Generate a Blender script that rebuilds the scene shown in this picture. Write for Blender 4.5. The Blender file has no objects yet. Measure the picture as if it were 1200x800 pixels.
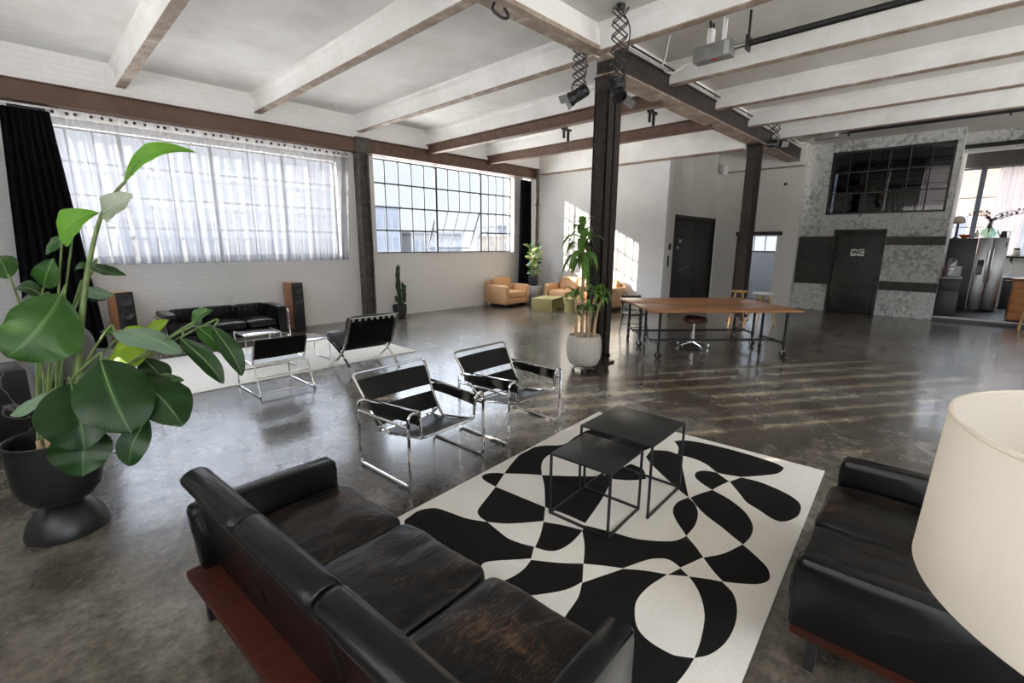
EXPOSURE = 0.86; SKYTOP = 17.5; SKYLOW = 14.0; SKYSIDE = .60; HORIZON = .67; SUN = 9.0
import bpy, bmesh, math, random
from mathutils import Vector, Matrix, noise
from mathutils.geometry import delaunay_2d_cdt
random.seed(7)
SC = bpy.context.scene
COL = SC.collection
PI = math.pi
def R(d): return math.radians(d)
def V(*a): return Vector(a)

# ------------------------------------------------------------------ materials
def _nt(name):
    m = bpy.data.materials.new(name); m.use_nodes = True
    nt = m.node_tree; b = nt.nodes['Principled BSDF']
    return m, nt, b
def setp(b, **k):
    names = dict(rough='Roughness', metal='Metallic', spec='Specular IOR Level', coat='Coat Weight', coatr='Coat Roughness',
                 sheen='Sheen Weight', trans='Transmission Weight', ior='IOR', alpha='Alpha', sub='Subsurface Weight')
    for a, v in k.items(): b.inputs[names[a]].default_value = v
def c4(c): return (c[0], c[1], c[2], 1.0)
def plain(name, c, **k):
    m, nt, b = _nt(name); b.inputs['Base Color'].default_value = c4(c); setp(b, **k); return m
def tex_noise(nt, scale, detail=4, rough=.6, dist=0, coord='Object', vec=None, stretch=None):
    n = nt.nodes.new('ShaderNodeTexNoise'); n.inputs['Scale'].default_value = scale
    n.inputs['Detail'].default_value = detail; n.inputs['Roughness'].default_value = rough; n.inputs['Distortion'].default_value = dist
    tc = nt.nodes.new('ShaderNodeTexCoord'); src = tc.outputs[coord]
    if stretch:
        mp = nt.nodes.new('ShaderNodeMapping'); mp.inputs['Scale'].default_value = stretch
        nt.links.new(src, mp.inputs['Vector']); src = mp.outputs['Vector']
    nt.links.new(src, n.inputs['Vector']); return n
def ramp(nt, fac, stops):
    r = nt.nodes.new('ShaderNodeValToRGB'); e = r.color_ramp.elements
    while len(e) < len(stops): e.new(.5)
    for el, (p, c) in zip(e, stops):
        el.position = p; el.color = c4(c) if hasattr(c, '__len__') else (c, c, c, 1)
    nt.links.new(fac, r.inputs['Fac']); return r.outputs['Color']
def mix(nt, fac, a, b, mode='MIX'):
    n = nt.nodes.new('ShaderNodeMix'); n.data_type = 'RGBA'; n.blend_type = mode
    for sock, v in ((n.inputs['Factor'], fac), (n.inputs['A'], a), (n.inputs['B'], b)):
        pass
    ins = [i for i in n.inputs if i.enabled]
    def put(s, v):
        if isinstance(v, (int, float)): s.default_value = v
        elif isinstance(v, tuple): s.default_value = c4(v)
        else: nt.links.new(v, s)
    put(n.inputs[0], fac); put(n.inputs[6], a); put(n.inputs[7], b)
    return n.outputs[2]
def bump(nt, b, h, strength=.2, dist=.02, prev=None):
    n = nt.nodes.new('ShaderNodeBump'); n.inputs['Strength'].default_value = strength; n.inputs['Distance'].default_value = dist
    nt.links.new(h, n.inputs['Height'])
    if prev is not None: nt.links.new(prev, n.inputs['Normal'])
    nt.links.new(n.outputs['Normal'], b.inputs['Normal']); return n.outputs['Normal']
def noisy(name, c1, c2, scale=5, lo=.35, hi=.65, rough=.6, bmp=0, bscale=None, detail=5, stretch=None, coord='Object', **k):
    m, nt, b = _nt(name); n = tex_noise(nt, scale, detail, coord=coord, stretch=stretch)
    nt.links.new(ramp(nt, n.outputs['Fac'], [(lo, c1), (hi, c2)]), b.inputs['Base Color']); setp(b, rough=rough, **k)
    if bmp:
        n2 = tex_noise(nt, bscale or scale * 4, 4, coord=coord, stretch=stretch); bump(nt, b, n2.outputs['Fac'], bmp)
    return m

M = {}
def mk():
    # polished concrete floor
    m, nt, b = _nt('polished_concrete')
    n1 = tex_noise(nt, .5, 7, .66, .25); n2 = tex_noise(nt, 2.6, 9, .74, .2); n3 = tex_noise(nt, 17, 8, .78)
    c = ramp(nt, n1.outputs['Fac'], [(.38, (.085, .066, .046)), (.5, (.152, .132, .105)), (.62, (.25, .232, .198))])
    c = mix(nt, .75, c, ramp(nt, n2.outputs['Fac'], [(.40, (.30, .27, .235)), (.5, (.68, .66, .63)), (.60, (1, 1, 1))]), 'MULTIPLY')
    c = mix(nt, .75, c, ramp(nt, n3.outputs['Fac'], [(.40, .42), (.58, 1.0)]), 'MULTIPLY')
    n4 = tex_noise(nt, 1.1, 9, .78, .3)
    c = mix(nt, ramp(nt, n4.outputs['Fac'], [(.56, 0.0), (.66, .6)]), c, (.24, .228, .20))
    n5 = tex_noise(nt, 1.4, 8, .75, .2, stretch=(1.3, .8, 1))
    c = mix(nt, ramp(nt, n5.outputs['Fac'], [(.36, .8), (.44, 0.0)]), c, (.040, .030, .022))
    nt.links.new(c, b.inputs['Base Color'])
    nt.links.new(ramp(nt, n2.outputs['Fac'], [(.3, .30), (.65, .20)]), b.inputs['Roughness'])
    setp(b, spec=.5, coat=.25, coatr=.10); bump(nt, b, n2.outputs['Fac'], .025, .01)
    M['floor'] = m
    # ceiling plaster, worn white paint
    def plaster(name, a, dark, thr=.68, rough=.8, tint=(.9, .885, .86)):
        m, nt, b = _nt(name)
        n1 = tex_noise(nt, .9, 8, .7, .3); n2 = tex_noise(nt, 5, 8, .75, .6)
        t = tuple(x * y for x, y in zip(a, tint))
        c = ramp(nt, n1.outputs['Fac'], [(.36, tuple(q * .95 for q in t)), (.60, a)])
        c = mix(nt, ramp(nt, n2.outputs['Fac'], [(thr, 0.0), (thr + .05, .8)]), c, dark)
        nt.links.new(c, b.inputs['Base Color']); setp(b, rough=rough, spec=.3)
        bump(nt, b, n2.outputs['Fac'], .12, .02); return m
    M['ceil'] = plaster('worn_white_ceiling_paint', (.80, .795, .78), (.45, .42, .38), .66)
    M['ceilstainshade'] = plaster('stained_shaded_ceiling_paint', (.66, .645, .61), (.34, .31, .27), .62)  # stains plus the shade of the right bay, mixed into the colour
    M['beamw'] = plaster('white_beam_paint', (.84, .835, .82), (.36, .30, .25), .665)
    M['wall'] = plaster('white_wall_paint', (.84, .84, .835), (.7, .69, .66), .72, .6, (.96, .96, .96))
    M['wallgrey'] = plaster('pale_grey_wall_paint', (.80, .785, .745), (.6, .58, .54), .72, .65, (.95, .95, .94))
    # painted brick
    def brick(name, a, b2, mortar, bm=.35, coordrot=None, sc=1.0):
        m, nt, b = _nt(name)
        tc = nt.nodes.new('ShaderNodeTexCoord'); mp = nt.nodes.new('ShaderNodeMapping')
        mp.inputs['Rotation'].default_value = coordrot or (R(90), 0, 0); nt.links.new(tc.outputs['Object'], mp.inputs['Vector'])
        br = nt.nodes.new('ShaderNodeTexBrick'); br.inputs['Scale'].default_value = sc
        br.inputs['Color1'].default_value = c4(a); br.inputs['Color2'].default_value = c4(b2); br.inputs['Mortar'].default_value = c4(mortar)
        br.inputs['Brick Width'].default_value = .24; br.inputs['Row Height'].default_value = .078; br.inputs['Mortar Size'].default_value = .006
        br.inputs['Mortar Smooth'].default_value = .6
        nt.links.new(mp.outputs['Vector'], br.inputs['Vector'])
        n = tex_noise(nt, 2.2, 7, .7, .4)
        c = mix(nt, ramp(nt, n.outputs['Fac'], [(.6, 0.0), (.74, .45)]), br.outputs['Color'], (.72, .70, .66))
        nt.links.new(c, b.inputs['Base Color']); setp(b, rough=.65, spec=.3)
        n2 = tex_noise(nt, 26, 4)
        p = bump(nt, b, br.outputs['Fac'], -bm, .02); bump(nt, b, n2.outputs['Fac'], .12, .01, p); return m
    M['brick'] = brick('white_painted_brick', (.90, .89, .875), (.87, .86, .845), (.80, .79, .77))
    M['greybrick'] = brick('grey_painted_brick', (.50, .54, .60), (.46, .50, .56), (.36, .39, .44), .5, (R(90), 0, R(90)))
    M['brickhouse'] = brick('apricot_brick', (.095, .052, .038), (.088, .048, .036), (.075, .052, .043), .2, (R(90), 0, R(90)))
    # steel
    M['brown'] = noisy('brown_painted_steel', (.105, .058, .043), (.165, .095, .07), 6, rough=.55, bmp=.1)
    m, nt, b = _nt('chipped_brown_paint'); n = tex_noise(nt, 9, 8, .75); n2 = tex_noise(nt, 1.5, 3)
    c = ramp(nt, n2.outputs['Fac'], [(.3, (.12, .068, .05)), (.7, (.18, .105, .078))])
    nt.links.new(mix(nt, ramp(nt, n.outputs['Fac'], [(.70, 0.0), (.74, .8)]), c, (.6, .52, .45)), b.inputs['Base Color']); setp(b, rough=.6); M['browncp'] = m
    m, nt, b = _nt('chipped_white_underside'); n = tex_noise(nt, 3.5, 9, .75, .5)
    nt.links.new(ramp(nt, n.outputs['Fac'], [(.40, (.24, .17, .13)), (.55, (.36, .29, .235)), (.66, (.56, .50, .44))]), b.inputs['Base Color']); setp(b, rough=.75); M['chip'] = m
    M['colsteel'] = noisy('dark_riveted_steel', (.022, .017, .015), (.06, .046, .04), 14, rough=.42, bmp=.15, metal=.3)
    M['pilaster'] = noisy('grey_brown_worn_steel', (.05, .042, .037), (.15, .13, .11), 6, rough=.6, bmp=.1)
    M['winmetal'] = plain('dark_blue_grey_window_steel', (.045, .055, .075), rough=.5)
    M['black'] = plain('satin_black_metal', (.012, .012, .013), rough=.42)
    M['blackpipe'] = noisy('black_steel_pipe', (.014, .015, .017), (.035, .036, .04), 20, rough=.33, metal=.5)
    M['tabletop_black'] = noisy('matt_black_sheet_steel', (.008, .009, .009), (.016, .018, .018), 12, rough=.38)
    M['chrome'] = plain('chrome', (.82, .82, .82), metal=1.0, rough=.07)
    M['dullchrome'] = plain('brushed_nickel', (.62, .61, .59), metal=1.0, rough=.25)
    M['stainless'] = noisy('stainless_steel', (.30, .31, .32), (.36, .37, .38), 3, rough=.3, metal=1.0, stretch=(40, 40, 1))
    # leather
    def leather(name, base, worn, w0, w1, scale=3.0, rough=(.22, .5), bmp=.25, crease=False):
        m, nt, b = _nt(name)
        n1 = tex_noise(nt, scale, 6, .62, .6); n2 = tex_noise(nt, 60, 3, .6); n3 = tex_noise(nt, 9, 9, .8, 2.5, stretch=(1, 3, 1))
        f = mix(nt, .55, n1.outputs['Fac'], n3.outputs['Fac'])
        fac = ramp(nt, f, [(w0, 0.0), (w1, 1.0)])
        nt.links.new(mix(nt, fac, base, worn), b.inputs['Base Color'])
        nt.links.new(ramp(nt, f, [(.3, rough[0]), (.7, rough[1])]), b.inputs['Roughness'])
        setp(b, spec=.3)
        p = bump(nt, b, n2.outputs['Fac'], .03, .002) if crease else None
        if crease:
            n6 = tex_noise(nt, 2.0, 5, .55, 1.0, stretch=(1.4, 3.6, 1)); cr = ramp(nt, n6.outputs['Fac'], [(.40, .0), (.50, 1.0), (.60, .0)])
            p = bump(nt, b, cr, .14, .014, p)
        if bmp > .03: bump(nt, b, n1.outputs['Fac'], bmp, .012, p)
        return m
    M['leather'] = plain('black_leather', (.0055, .0055, .006), rough=.25, spec=.28)
    M['leatherworn'] = leather('worn_black_leather', (.005, .0045, .0045), (.14, .070, .032), .535, .65, 2.2, (.22, .42), .3, True)
    M['leathertan'] = leather('tan_leather', (.58, .34, .17), (.68, .43, .24), .35, .7, 2.5, (.38, .5), .12)
    M['sling'] = plain('black_saddle_leather', (.004, .004, .004), rough=.36, spec=.28)
    M['oxblood'] = leather('oxblood_leather', (.10, .025, .022), (.15, .05, .045), .4, .7, 4, (.28, .4), .05)
    M['redwood'] = noisy('dark_red_varnished_wood', (.034, .008, .005), (.058, .014, .008), 3, spec=.15, rough=.5, stretch=(1, 14, 14))
    # woods
    def wood(name, a, b2, stretch=(1, 12, 12), sc=2.5, rough=.35):
        m, nt, b = _nt(name); n = tex_noise(nt, sc, 7, .65, .5, stretch=stretch); n2 = tex_noise(nt, .9, 2, stretch=(.2, 6, 6))
        c = ramp(nt, n.outputs['Fac'], [(.32, a), (.68, b2)])
        c = mix(nt, .35, c, ramp(nt, n2.outputs['Fac'], [(.4, .55), (.6, 1.0)]), 'MULTIPLY')
        nt.links.new(c, b.inputs['Base Color']); setp(b, rough=rough, spec=.4, coat=.04); return m
    M['tablewood'] = wood('oiled_brown_wood', (.29, .115, .040), (.46, .205, .080))
    M['islandwood'] = wood('orange_brown_wood', (.34, .12, .035), (.50, .21, .075), (12, 1, 12))
    M['speakerwood'] = wood('cherry_veneer', (.32, .13, .055), (.42, .19, .085), (12, 12, 1))
    M['stoolwood'] = wood('honey_wood', (.55, .31, .11), (.66, .41, .17), (10, 10, 1))
    M['cane'] = noisy('bark_of_pale_cane', (.42, .27, .15), (.60, .43, .27), 12, rough=.8, bmp=.3, stretch=(1, 1, 3))
    # fabrics
    M['blackcurtain'] = noisy('black_velvet', (.004, .0045, .006), (.008, .0085, .011), 8, rough=.95, spec=.1)
    M['rugcream'] = noisy('cream_wool', (.66, .61, .54), (.74, .70, .63), 120, rough=.95, bmp=.35, bscale=260)
    M['rugblack'] = noisy('black_wool', (.007, .0065, .006), (.017, .0155, .014), 140, spec=.1, rough=.98, bmp=.4, bscale=260)
    M['rugwhite'] = noisy('ivory_wool', (.66, .63, .57), (.74, .71, .65), 90, rough=.95, bmp=.3, bscale=200)
    M['greyfabric'] = noisy('grey_upholstery', (.10, .098, .095), (.14, .138, .135), 60, rough=.9, bmp=.2)
    m, nt, b = _nt('cream_linen_shade'); n = tex_noise(nt, 90, 3, .6, stretch=(1, 1, 8)); n2 = tex_noise(nt, 6, 4, .6, stretch=(2, 2, .4))
    c = ramp(nt, n.outputs['Fac'], [(.3, (.90, .87, .81)), (.7, (.95, .925, .88))])
    nt.links.new(mix(nt, .4, c, ramp(nt, n2.outputs['Fac'], [(.3, .9), (.7, 1.0)]), 'MULTIPLY'), b.inputs['Base Color']); setp(b, rough=.85)
    tr = nt.nodes.new('ShaderNodeBsdfTranslucent'); tr.inputs['Color'].default_value = (.92, .84, .72, 1)
    ms = nt.nodes.new('ShaderNodeMixShader'); ms.inputs[0].default_value = .45; o = nt.nodes['Material Output']
    nt.links.new(b.outputs[0], ms.inputs[1]); nt.links.new(tr.outputs[0], ms.inputs[2]); nt.links.new(ms.outputs[0], o.inputs['Surface']); M['shade'] = m
    # sheer curtain
    def sheer(name, col, t, tcol=(.97, .97, 1.0)):
        m, nt, b = _nt(name); o = nt.nodes['Material Output']
        tr = nt.nodes.new('ShaderNodeBsdfTranslucent'); tr.inputs['Color'].default_value = c4(col)
        df = nt.nodes.new('ShaderNodeBsdfDiffuse'); df.inputs['Color'].default_value = c4(col)
        tp = nt.nodes.new('ShaderNodeBsdfTransparent'); tp.inputs['Color'].default_value = c4(tcol)
        a = nt.nodes.new('ShaderNodeMixShader'); a.inputs[0].default_value = .35
        nt.links.new(tr.outputs[0], a.inputs[1]); nt.links.new(df.outputs[0], a.inputs[2])
        s = nt.nodes.new('ShaderNodeMixShader'); s.inputs[0].default_value = t
        nt.links.new(a.outputs[0], s.inputs[1]); nt.links.new(tp.outputs[0], s.inputs[2]); nt.links.new(s.outputs[0], o.inputs['Surface'])
        nt.nodes.remove(b); return m
    M['sheer'] = sheer('white_voile', (.27, .27, .28), .37)
    M['tape'] = sheer('white_heading_tape', (.55, .54, .53), .06)
    # glass
    def glass(name, tint, refl=.12, r=.02):
        m, nt, b = _nt(name); o = nt.nodes['Material Output']
        tp = nt.nodes.new('ShaderNodeBsdfTransparent'); tp.inputs['Color'].default_value = c4(tint)
        gl = nt.nodes.new('ShaderNodeBsdfGlossy'); gl.inputs['Roughness'].default_value = r
        lw = nt.nodes.new('ShaderNodeLayerWeight'); lw.inputs['Blend'].default_value = .5
        pw = nt.nodes.new('ShaderNodeMath'); pw.operation = 'POWER'; pw.inputs[1].default_value = 5; nt.links.new(lw.outputs['Facing'], pw.inputs[0])
        ad = nt.nodes.new('ShaderNodeMath'); ad.operation = 'MULTIPLY_ADD'; ad.inputs[1].default_value = .9; ad.inputs[2].default_value = refl; nt.links.new(pw.outputs[0], ad.inputs[0])
        s = nt.nodes.new('ShaderNodeMixShader'); nt.links.new(ad.outputs[0], s.inputs[0])
        nt.links.new(tp.outputs[0], s.inputs[1]); nt.links.new(gl.outputs[0], s.inputs[2]); nt.links.new(s.outputs[0], o.inputs['Surface'])
        nt.nodes.remove(b); return m
    M['glass'] = glass('window_glass', (.985, .99, .995), .035)
    M['frosted'] = sheer('added_fill_window_frosted_glass', (.63, .63, .63), .0)  # diffusing pane of the added fill window
    M['darkglass'] = glass('dark_window_glass', (.27, .29, .31), .05)
    M['greenglass'] = glass('pale_green_glass', (.80, .92, .87), .14)
    M['clearglass'] = glass('clear_glass', (.88, .92, .93), .12)
    M['tableglass'] = glass('smoked_table_glass', (.75, .77, .78), .22)
    # patina plaster of the bathroom wall
    m, nt, b = _nt('distressed_grey_plaster'); n = tex_noise(nt, 1.3, 6, .7, .6); n2 = tex_noise(nt, 9, 12, .86, .3)
    c = ramp(nt, n.outputs['Fac'], [(.35, (.46, .46, .445)), (.65, (.68, .68, .66))])
    c = mix(nt, ramp(nt, mix(nt, .35, n2.outputs['Fac'], n.outputs['Fac']), [(.49, 0.0), (.555, .8)]), c, (.15, .148, .14))
    nt.links.new(c, b.inputs['Base Color']); setp(b, rough=.6); bump(nt, b, n2.outputs['Fac'], .25, .01); M['patina'] = m
    M['darksteel'] = noisy('blackened_steel_plate', (.016, .0145, .013), (.042, .037, .032), 4, rough=.5, bmp=.08, metal=.2, detail=8)
    M['darkdoor'] = noisy('dark_brown_door_paint', (.014, .011, .010), (.022, .018, .016), 5, rough=.5)
    # foliage
    def leaf(name, a, b2, tl, mixf=.25, rough=.32):
        m, nt, b = _nt(name); n = tex_noise(nt, 5, 4, .6)
        uv = nt.nodes.new('ShaderNodeTexCoord'); sx = nt.nodes.new('ShaderNodeSeparateXYZ'); nt.links.new(uv.outputs['UV'], sx.inputs[0])
        def ma(op, x, y, z=None):
            q = nt.nodes.new('ShaderNodeMath'); q.operation = op
            for i, v in enumerate((x, y, z)):
                if v is None: continue
                if isinstance(v, (int, float)): q.inputs[i].default_value = v
                else: nt.links.new(v, q.inputs[i])
            return q.outputs[0]
        side = ma('ABSOLUTE', ma('SUBTRACT', sx.outputs['Y'], .5), 0.0)
        ph = ma('MULTIPLY_ADD', side, -60.0, ma('MULTIPLY', sx.outputs['X'], 150.0)); vein = ma('SINE', ma('ADD', ph, ma('MULTIPLY', n.outputs['Fac'], 5.0)), 0.0)
        c = ramp(nt, n.outputs['Fac'], [(.3, a), (.7, b2)])
        c = mix(nt, ma('MULTIPLY', ma('MULTIPLY_ADD', vein, .5, .5), .24), c, tuple(min(1, q * 2.3 + .01) for q in b2))
        c = mix(nt, ramp(nt, side, [(.012, .7), (.05, 0.0)]), c, tuple(min(1, q * 2.4 + .04) for q in b2))
        nt.links.new(c, b.inputs['Base Color']); setp(b, rough=rough, spec=.42); bump(nt, b, vein, .10, .004)
        tr = nt.nodes.new('ShaderNodeBsdfTranslucent'); tr.inputs['Color'].default_value = c4(tl)
        ms = nt.nodes.new('ShaderNodeMixShader'); ms.inputs[0].default_value = mixf; o = nt.nodes['Material Output']
        nt.links.new(b.outputs[0], ms.inputs[1]); nt.links.new(tr.outputs[0], ms.inputs[2]); nt.links.new(ms.outputs[0], o.inputs['Surface']); return m
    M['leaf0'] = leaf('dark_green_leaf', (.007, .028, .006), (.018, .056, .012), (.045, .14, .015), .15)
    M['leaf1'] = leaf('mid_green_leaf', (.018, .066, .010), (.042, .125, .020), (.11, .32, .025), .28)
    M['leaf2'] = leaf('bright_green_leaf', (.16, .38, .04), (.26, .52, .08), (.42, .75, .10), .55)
    M['leaf3'] = leaf('yellow_green_leaf', (.16, .30, .015), (.30, .45, .03), (.4, .6, .04), .4)
    M['leaf4'] = leaf('silvery_green_leaf', (.10, .16, .11), (.16, .24, .16), (.1, .2, .05), .15, .25)
    M['leaf5'] = leaf('bleached_torn_leaf', (.32, .42, .24), (.70, .72, .62), (.5, .6, .35), .4)
    M['leafd'] = leaf('glossy_dracaena_leaf', (.085, .20, .04), (.20, .36, .09), (.38, .58, .12), .4)
    M['leafo'] = leaf('olive_green_leaf', (.16, .24, .07), (.32, .38, .16), (.3, .4, .1), .3)
    M['stem'] = noisy('pale_green_stem', (.10, .17, .05), (.20, .27, .09), 10, rough=.45)
    M['cactus'] = noisy('dark_green_cactus_skin', (.02, .05, .02), (.045, .085, .035), 14, rough=.6)
    M['soil'] = noisy('potting_soil', (.02, .015, .011), (.06, .045, .034), 40, rough=.95, bmp=.6)
    M['pebble'] = noisy('pale_gravel', (.35, .30, .25), (.6, .54, .47), 60, rough=.9, bmp=.8, bscale=80)
    M['dryleaf'] = noisy('dry_brown_leaf', (.09, .04, .02), (.2, .1, .05), 20, rough=.8)
    M['potblack'] = plain('satin_black_plastic', (.010, .0105, .011), rough=.36)
    M['potcharcoal'] = plain('charcoal_ceramic', (.03, .032, .034), rough=.55)
    M['potstone'] = noisy('pale_terrazzo_stone', (.47, .43, .37), (.60, .56, .49), 26, rough=.75, bmp=.12)
    M['olive'] = plain('olive_yellow_lacquer', (.36, .31, .12), rough=.45)
    M['plinth'] = plain('grey_painted_plinth', (.36, .37, .38), rough=.6)
    M['white'] = plain('white_lacquer', (.8, .8, .8), rough=.4)
    M['paper'] = plain('white_paper', (.85, .85, .84), rough=.7)
    M['ink'] = plain('black_ink', (.01, .01, .01), rough=.6)
    M['greymetal'] = noisy('grey_machine_enamel', (.17, .17, .165), (.23, .23, .22), 10, rough=.45)
    M['red'] = plain('red_sticker', (.5, .05, .03), rough=.5)
    M['cable'] = plain('off_white_cable', (.6, .58, .53), rough=.5)
    M['rubber'] = plain('black_rubber', (.015, .015, .015), rough=.7)
    M['cabinet'] = plain('dark_grey_cabinet_front', (.03, .034, .04), rough=.42)
    M['worktop'] = plain('pale_grey_worktop', (.42, .42, .42), rough=.35)
    M['cone'] = plain('speaker_cone', (.02, .02, .02), rough=.55)
    m, nt, b = _nt('black_veined_marble'); n = tex_noise(nt, 1.1, 3, .5, 1.2)
    nt.links.new(ramp(nt, n.outputs['Fac'], [(.494, (.007, .007, .008)), (.5, (.22, .21, .2)), (.506, (.007, .007, .008))]), b.inputs['Base Color']); setp(b, rough=.3); M['marble'] = m
    M['seatmesh'] = plain('grey_white_woven_seat', (.50, .50, .51), rough=.5)
    M['tower'] = noisy('hazy_blue_concrete', (.030, .035, .045), (.033, .038, .048), 1, rough=.9)
    M['towerpale'] = noisy('hazy_pale_render', (.038, .040, .045), (.043, .045, .049), 1, rough=.9)
    M['towerpink'] = noisy('hazy_pink_render', (.048, .040, .036), (.053, .044, .040), 1, rough=.9)
    M['towerwin'] = plain('hazy_window_glass', (.025, .030, .040), rough=.9)
    M['beige'] = plain('beige_felt', (.5, .42, .33), rough=.8)
    M['orange'] = plain('orange_glaze', (.7, .2, .03), rough=.4)
    M['plum'] = plain('plum_leaf', (.09, .035, .045), rough=.6)
    M['plasticbag'] = glass('crinkled_clear_plastic', (.6, .64, .72), .25, .2)
mk()
# ------------------------------------------------------------------ mesh builder
def fillet(pts, rad, k=5, closed=False):
    pts = [Vector(p) for p in pts]; n = len(pts); out = []
    for i, p in enumerate(pts):
        if not closed and i in (0, n - 1): out.append(p); continue
        a = pts[(i - 1) % n]; b = pts[(i + 1) % n]
        da = a - p; db = b - p; la, lb = da.length, db.length
        if la < 1e-6 or lb < 1e-6: out.append(p); continue
        r = min(rad if not hasattr(rad, '__len__') else rad[i], la * .49, lb * .49)
        s = p + da / la * r; e = p + db / lb * r
        for j in range(k + 1):
            t = j / k; out.append((1 - t) ** 2 * s + 2 * t * (1 - t) * p + t * t * e)
    return out
def bez(ps, n=16):
    """smooth Catmull-Rom line through points"""
    ps = [Vector(p) for p in ps]; out = []
    for i in range(len(ps) - 1):
        p0 = ps[max(i - 1, 0)]; p1 = ps[i]; p2 = ps[i + 1]; p3 = ps[min(i + 2, len(ps) - 1)]
        m = max(2, n // (len(ps) - 1))
        for j in range(m):
            t = j / m
            out.append(.5 * ((2 * p1) + (-p0 + p2) * t + (2 * p0 - 5 * p1 + 4 * p2 - p3) * t * t + (-p0 + 3 * p1 - 3 * p2 + p3) * t ** 3))
    out.append(ps[-1]); return out

class MB:
    def __init__(s): s.v = []; s.f = []; s.m = []; s.mi = 0; s.uv = None
    def mat(s, i): s.mi = i; return s
    def add(s, vs, fs):
        o = len(s.v); s.v += [Vector(v) for v in vs]
        for f in fs: s.f.append([i + o for i in f]); s.m.append(s.mi)
        return s
    def box(s, c, d, bev=0, seg=2, rot=None):
        t = bmesh.new(); bmesh.ops.create_cube(t, size=1.0)
        bmesh.ops.scale(t, vec=d, verts=t.verts)
        if bev > 0: bmesh.ops.bevel(t, geom=t.edges[:], offset=min(bev, min(d) * .49), segments=seg, affect='EDGES', profile=.5)
        mt = Matrix.Translation(c) @ (rot.to_4x4() if rot is not None else Matrix.Identity(4))
        t.verts.ensure_lookup_table()
        s.add([mt @ v.co for v in t.verts], [[v.index for v in f.verts] for f in t.faces]); t.free(); return s
    def lo(s, a, b, bev=0, seg=2):
        a = Vector(a); b = Vector(b); d = b - a
        return s.box((a + b) / 2, (abs(d.x), abs(d.y), abs(d.z)), bev, seg)
    def tube(s, pts, r, n=8, closed=False, caps=True):
        pts = [Vector(p) for p in pts]; q = [pts[0]]
        for p in pts[1:]:
            if (p - q[-1]).length > 1e-5: q.append(p)
        pts = q; N = len(pts)
        rs = r if hasattr(r, '__len__') else [r] * N
        if len(rs) != N: rs = [rs[0] + (rs[-1] - rs[0]) * i / (N - 1) for i in range(N)]
        T = []
        for i in range(N):
            if closed: t = pts[(i + 1) % N] - pts[i - 1]
            else: t = pts[min(i + 1, N - 1)] - pts[max(i - 1, 0)]
            T.append(t.normalized())
        u = T[0].orthogonal().normalized(); vs = []; fs = []
        for i in range(N):
            if i: u = (u - T[i] * u.dot(T[i])); u = u.normalized() if u.length > 1e-6 else T[i].orthogonal().normalized()
            w = T[i].cross(u)
            for k in range(n):
                a = 2 * PI * k / n; vs.append(pts[i] + (u * math.cos(a) + w * math.sin(a)) * rs[i])
        for i in range(N if closed else N - 1):
            j = (i + 1) % N
            for k in range(n): fs.append([i * n + k, i * n + (k + 1) % n, j * n + (k + 1) % n, j * n + k])
        if caps and not closed:
            fs.append(list(range(n))[::-1]); fs.append([(N - 1) * n + k for k in range(n)])
        return s.add(vs, fs)
    def bar(s, a, b, w, h=None, up=(0, 0, 1)):
        a = Vector(a); b = Vector(b); h = h or w; z = (b - a).normalized(); x = Vector(up).cross(z)
        if x.length < 1e-4: x = Vector((1, 0, 0)).cross(z)
        x.normalize(); y = z.cross(x); rot = Matrix((x, y, z)).transposed()
        return s.box((a + b) / 2, (w, h, (b - a).length), 0, rot=rot)
    def lathe(s, prof, n=32, c=(0, 0, 0), sx=1, sy=1):
        vs = []; fs = []; c = Vector(c); idx = []
        for (r, z) in prof:
            if r <= 1e-6: idx.append([len(vs)]); vs.append(c + V(0, 0, z))
            else:
                idx.append([len(vs) + k for k in range(n)])
                for k in range(n): a = 2 * PI * k / n; vs.append(c + V(r * math.cos(a) * sx, r * math.sin(a) * sy, z))
        for i in range(len(prof) - 1):
            A, B = idx[i], idx[i + 1]
            for k in range(n):
                l = (k + 1) % n
                if len(A) == 1 and len(B) == 1: break
                if len(A) == 1: fs.append([A[0], B[l], B[k]])
                elif len(B) == 1: fs.append([A[k], A[l], B[0]])
                else: fs.append([A[k], A[l], B[l], B[k]])
        return s.add(vs, fs)
    def grid(s, fn, nu, nv, thick=0, uvs=False):
        P = [[Vector(fn(i / nu, j / nv)) for j in range(nv + 1)] for i in range(nu + 1)]
        idx = lambda i, j: i * (nv + 1) + j
        flat = [p for r in P for p in r]
        fs = [[idx(i, j), idx(i + 1, j), idx(i + 1, j + 1), idx(i, j + 1)] for i in range(nu) for j in range(nv)]
        if thick:
            N = []
            for i in range(nu + 1):
                for j in range(nv + 1):
                    du = P[min(i + 1, nu)][j] - P[max(i - 1, 0)][j]; dv = P[i][min(j + 1, nv)] - P[i][max(j - 1, 0)]
                    n = du.cross(dv); N.append(n.normalized() if n.length > 1e-9 else V(0, 0, 1))
            o = len(flat); back = [p - n * thick for p, n in zip(flat, N)]
            fs += [[o + k for k in reversed(f)] for f in fs]
            rim = [idx(i, 0) for i in range(nu + 1)] + [idx(nu, j) for j in range(1, nv + 1)] + [idx(i, nv) for i in range(nu - 1, -1, -1)] + [idx(0, j) for j in range(nv - 1, 0, -1)]
            for a, b in zip(rim, rim[1:] + rim[:1]): fs.append([b, a, o + a, o + b])
            flat += back
        if uvs: s.uv = [(i / nu, j / nv) for _ in range(2 if thick else 1) for i in range(nu + 1) for j in range(nv + 1)]
        return s.add(flat, fs)
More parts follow.
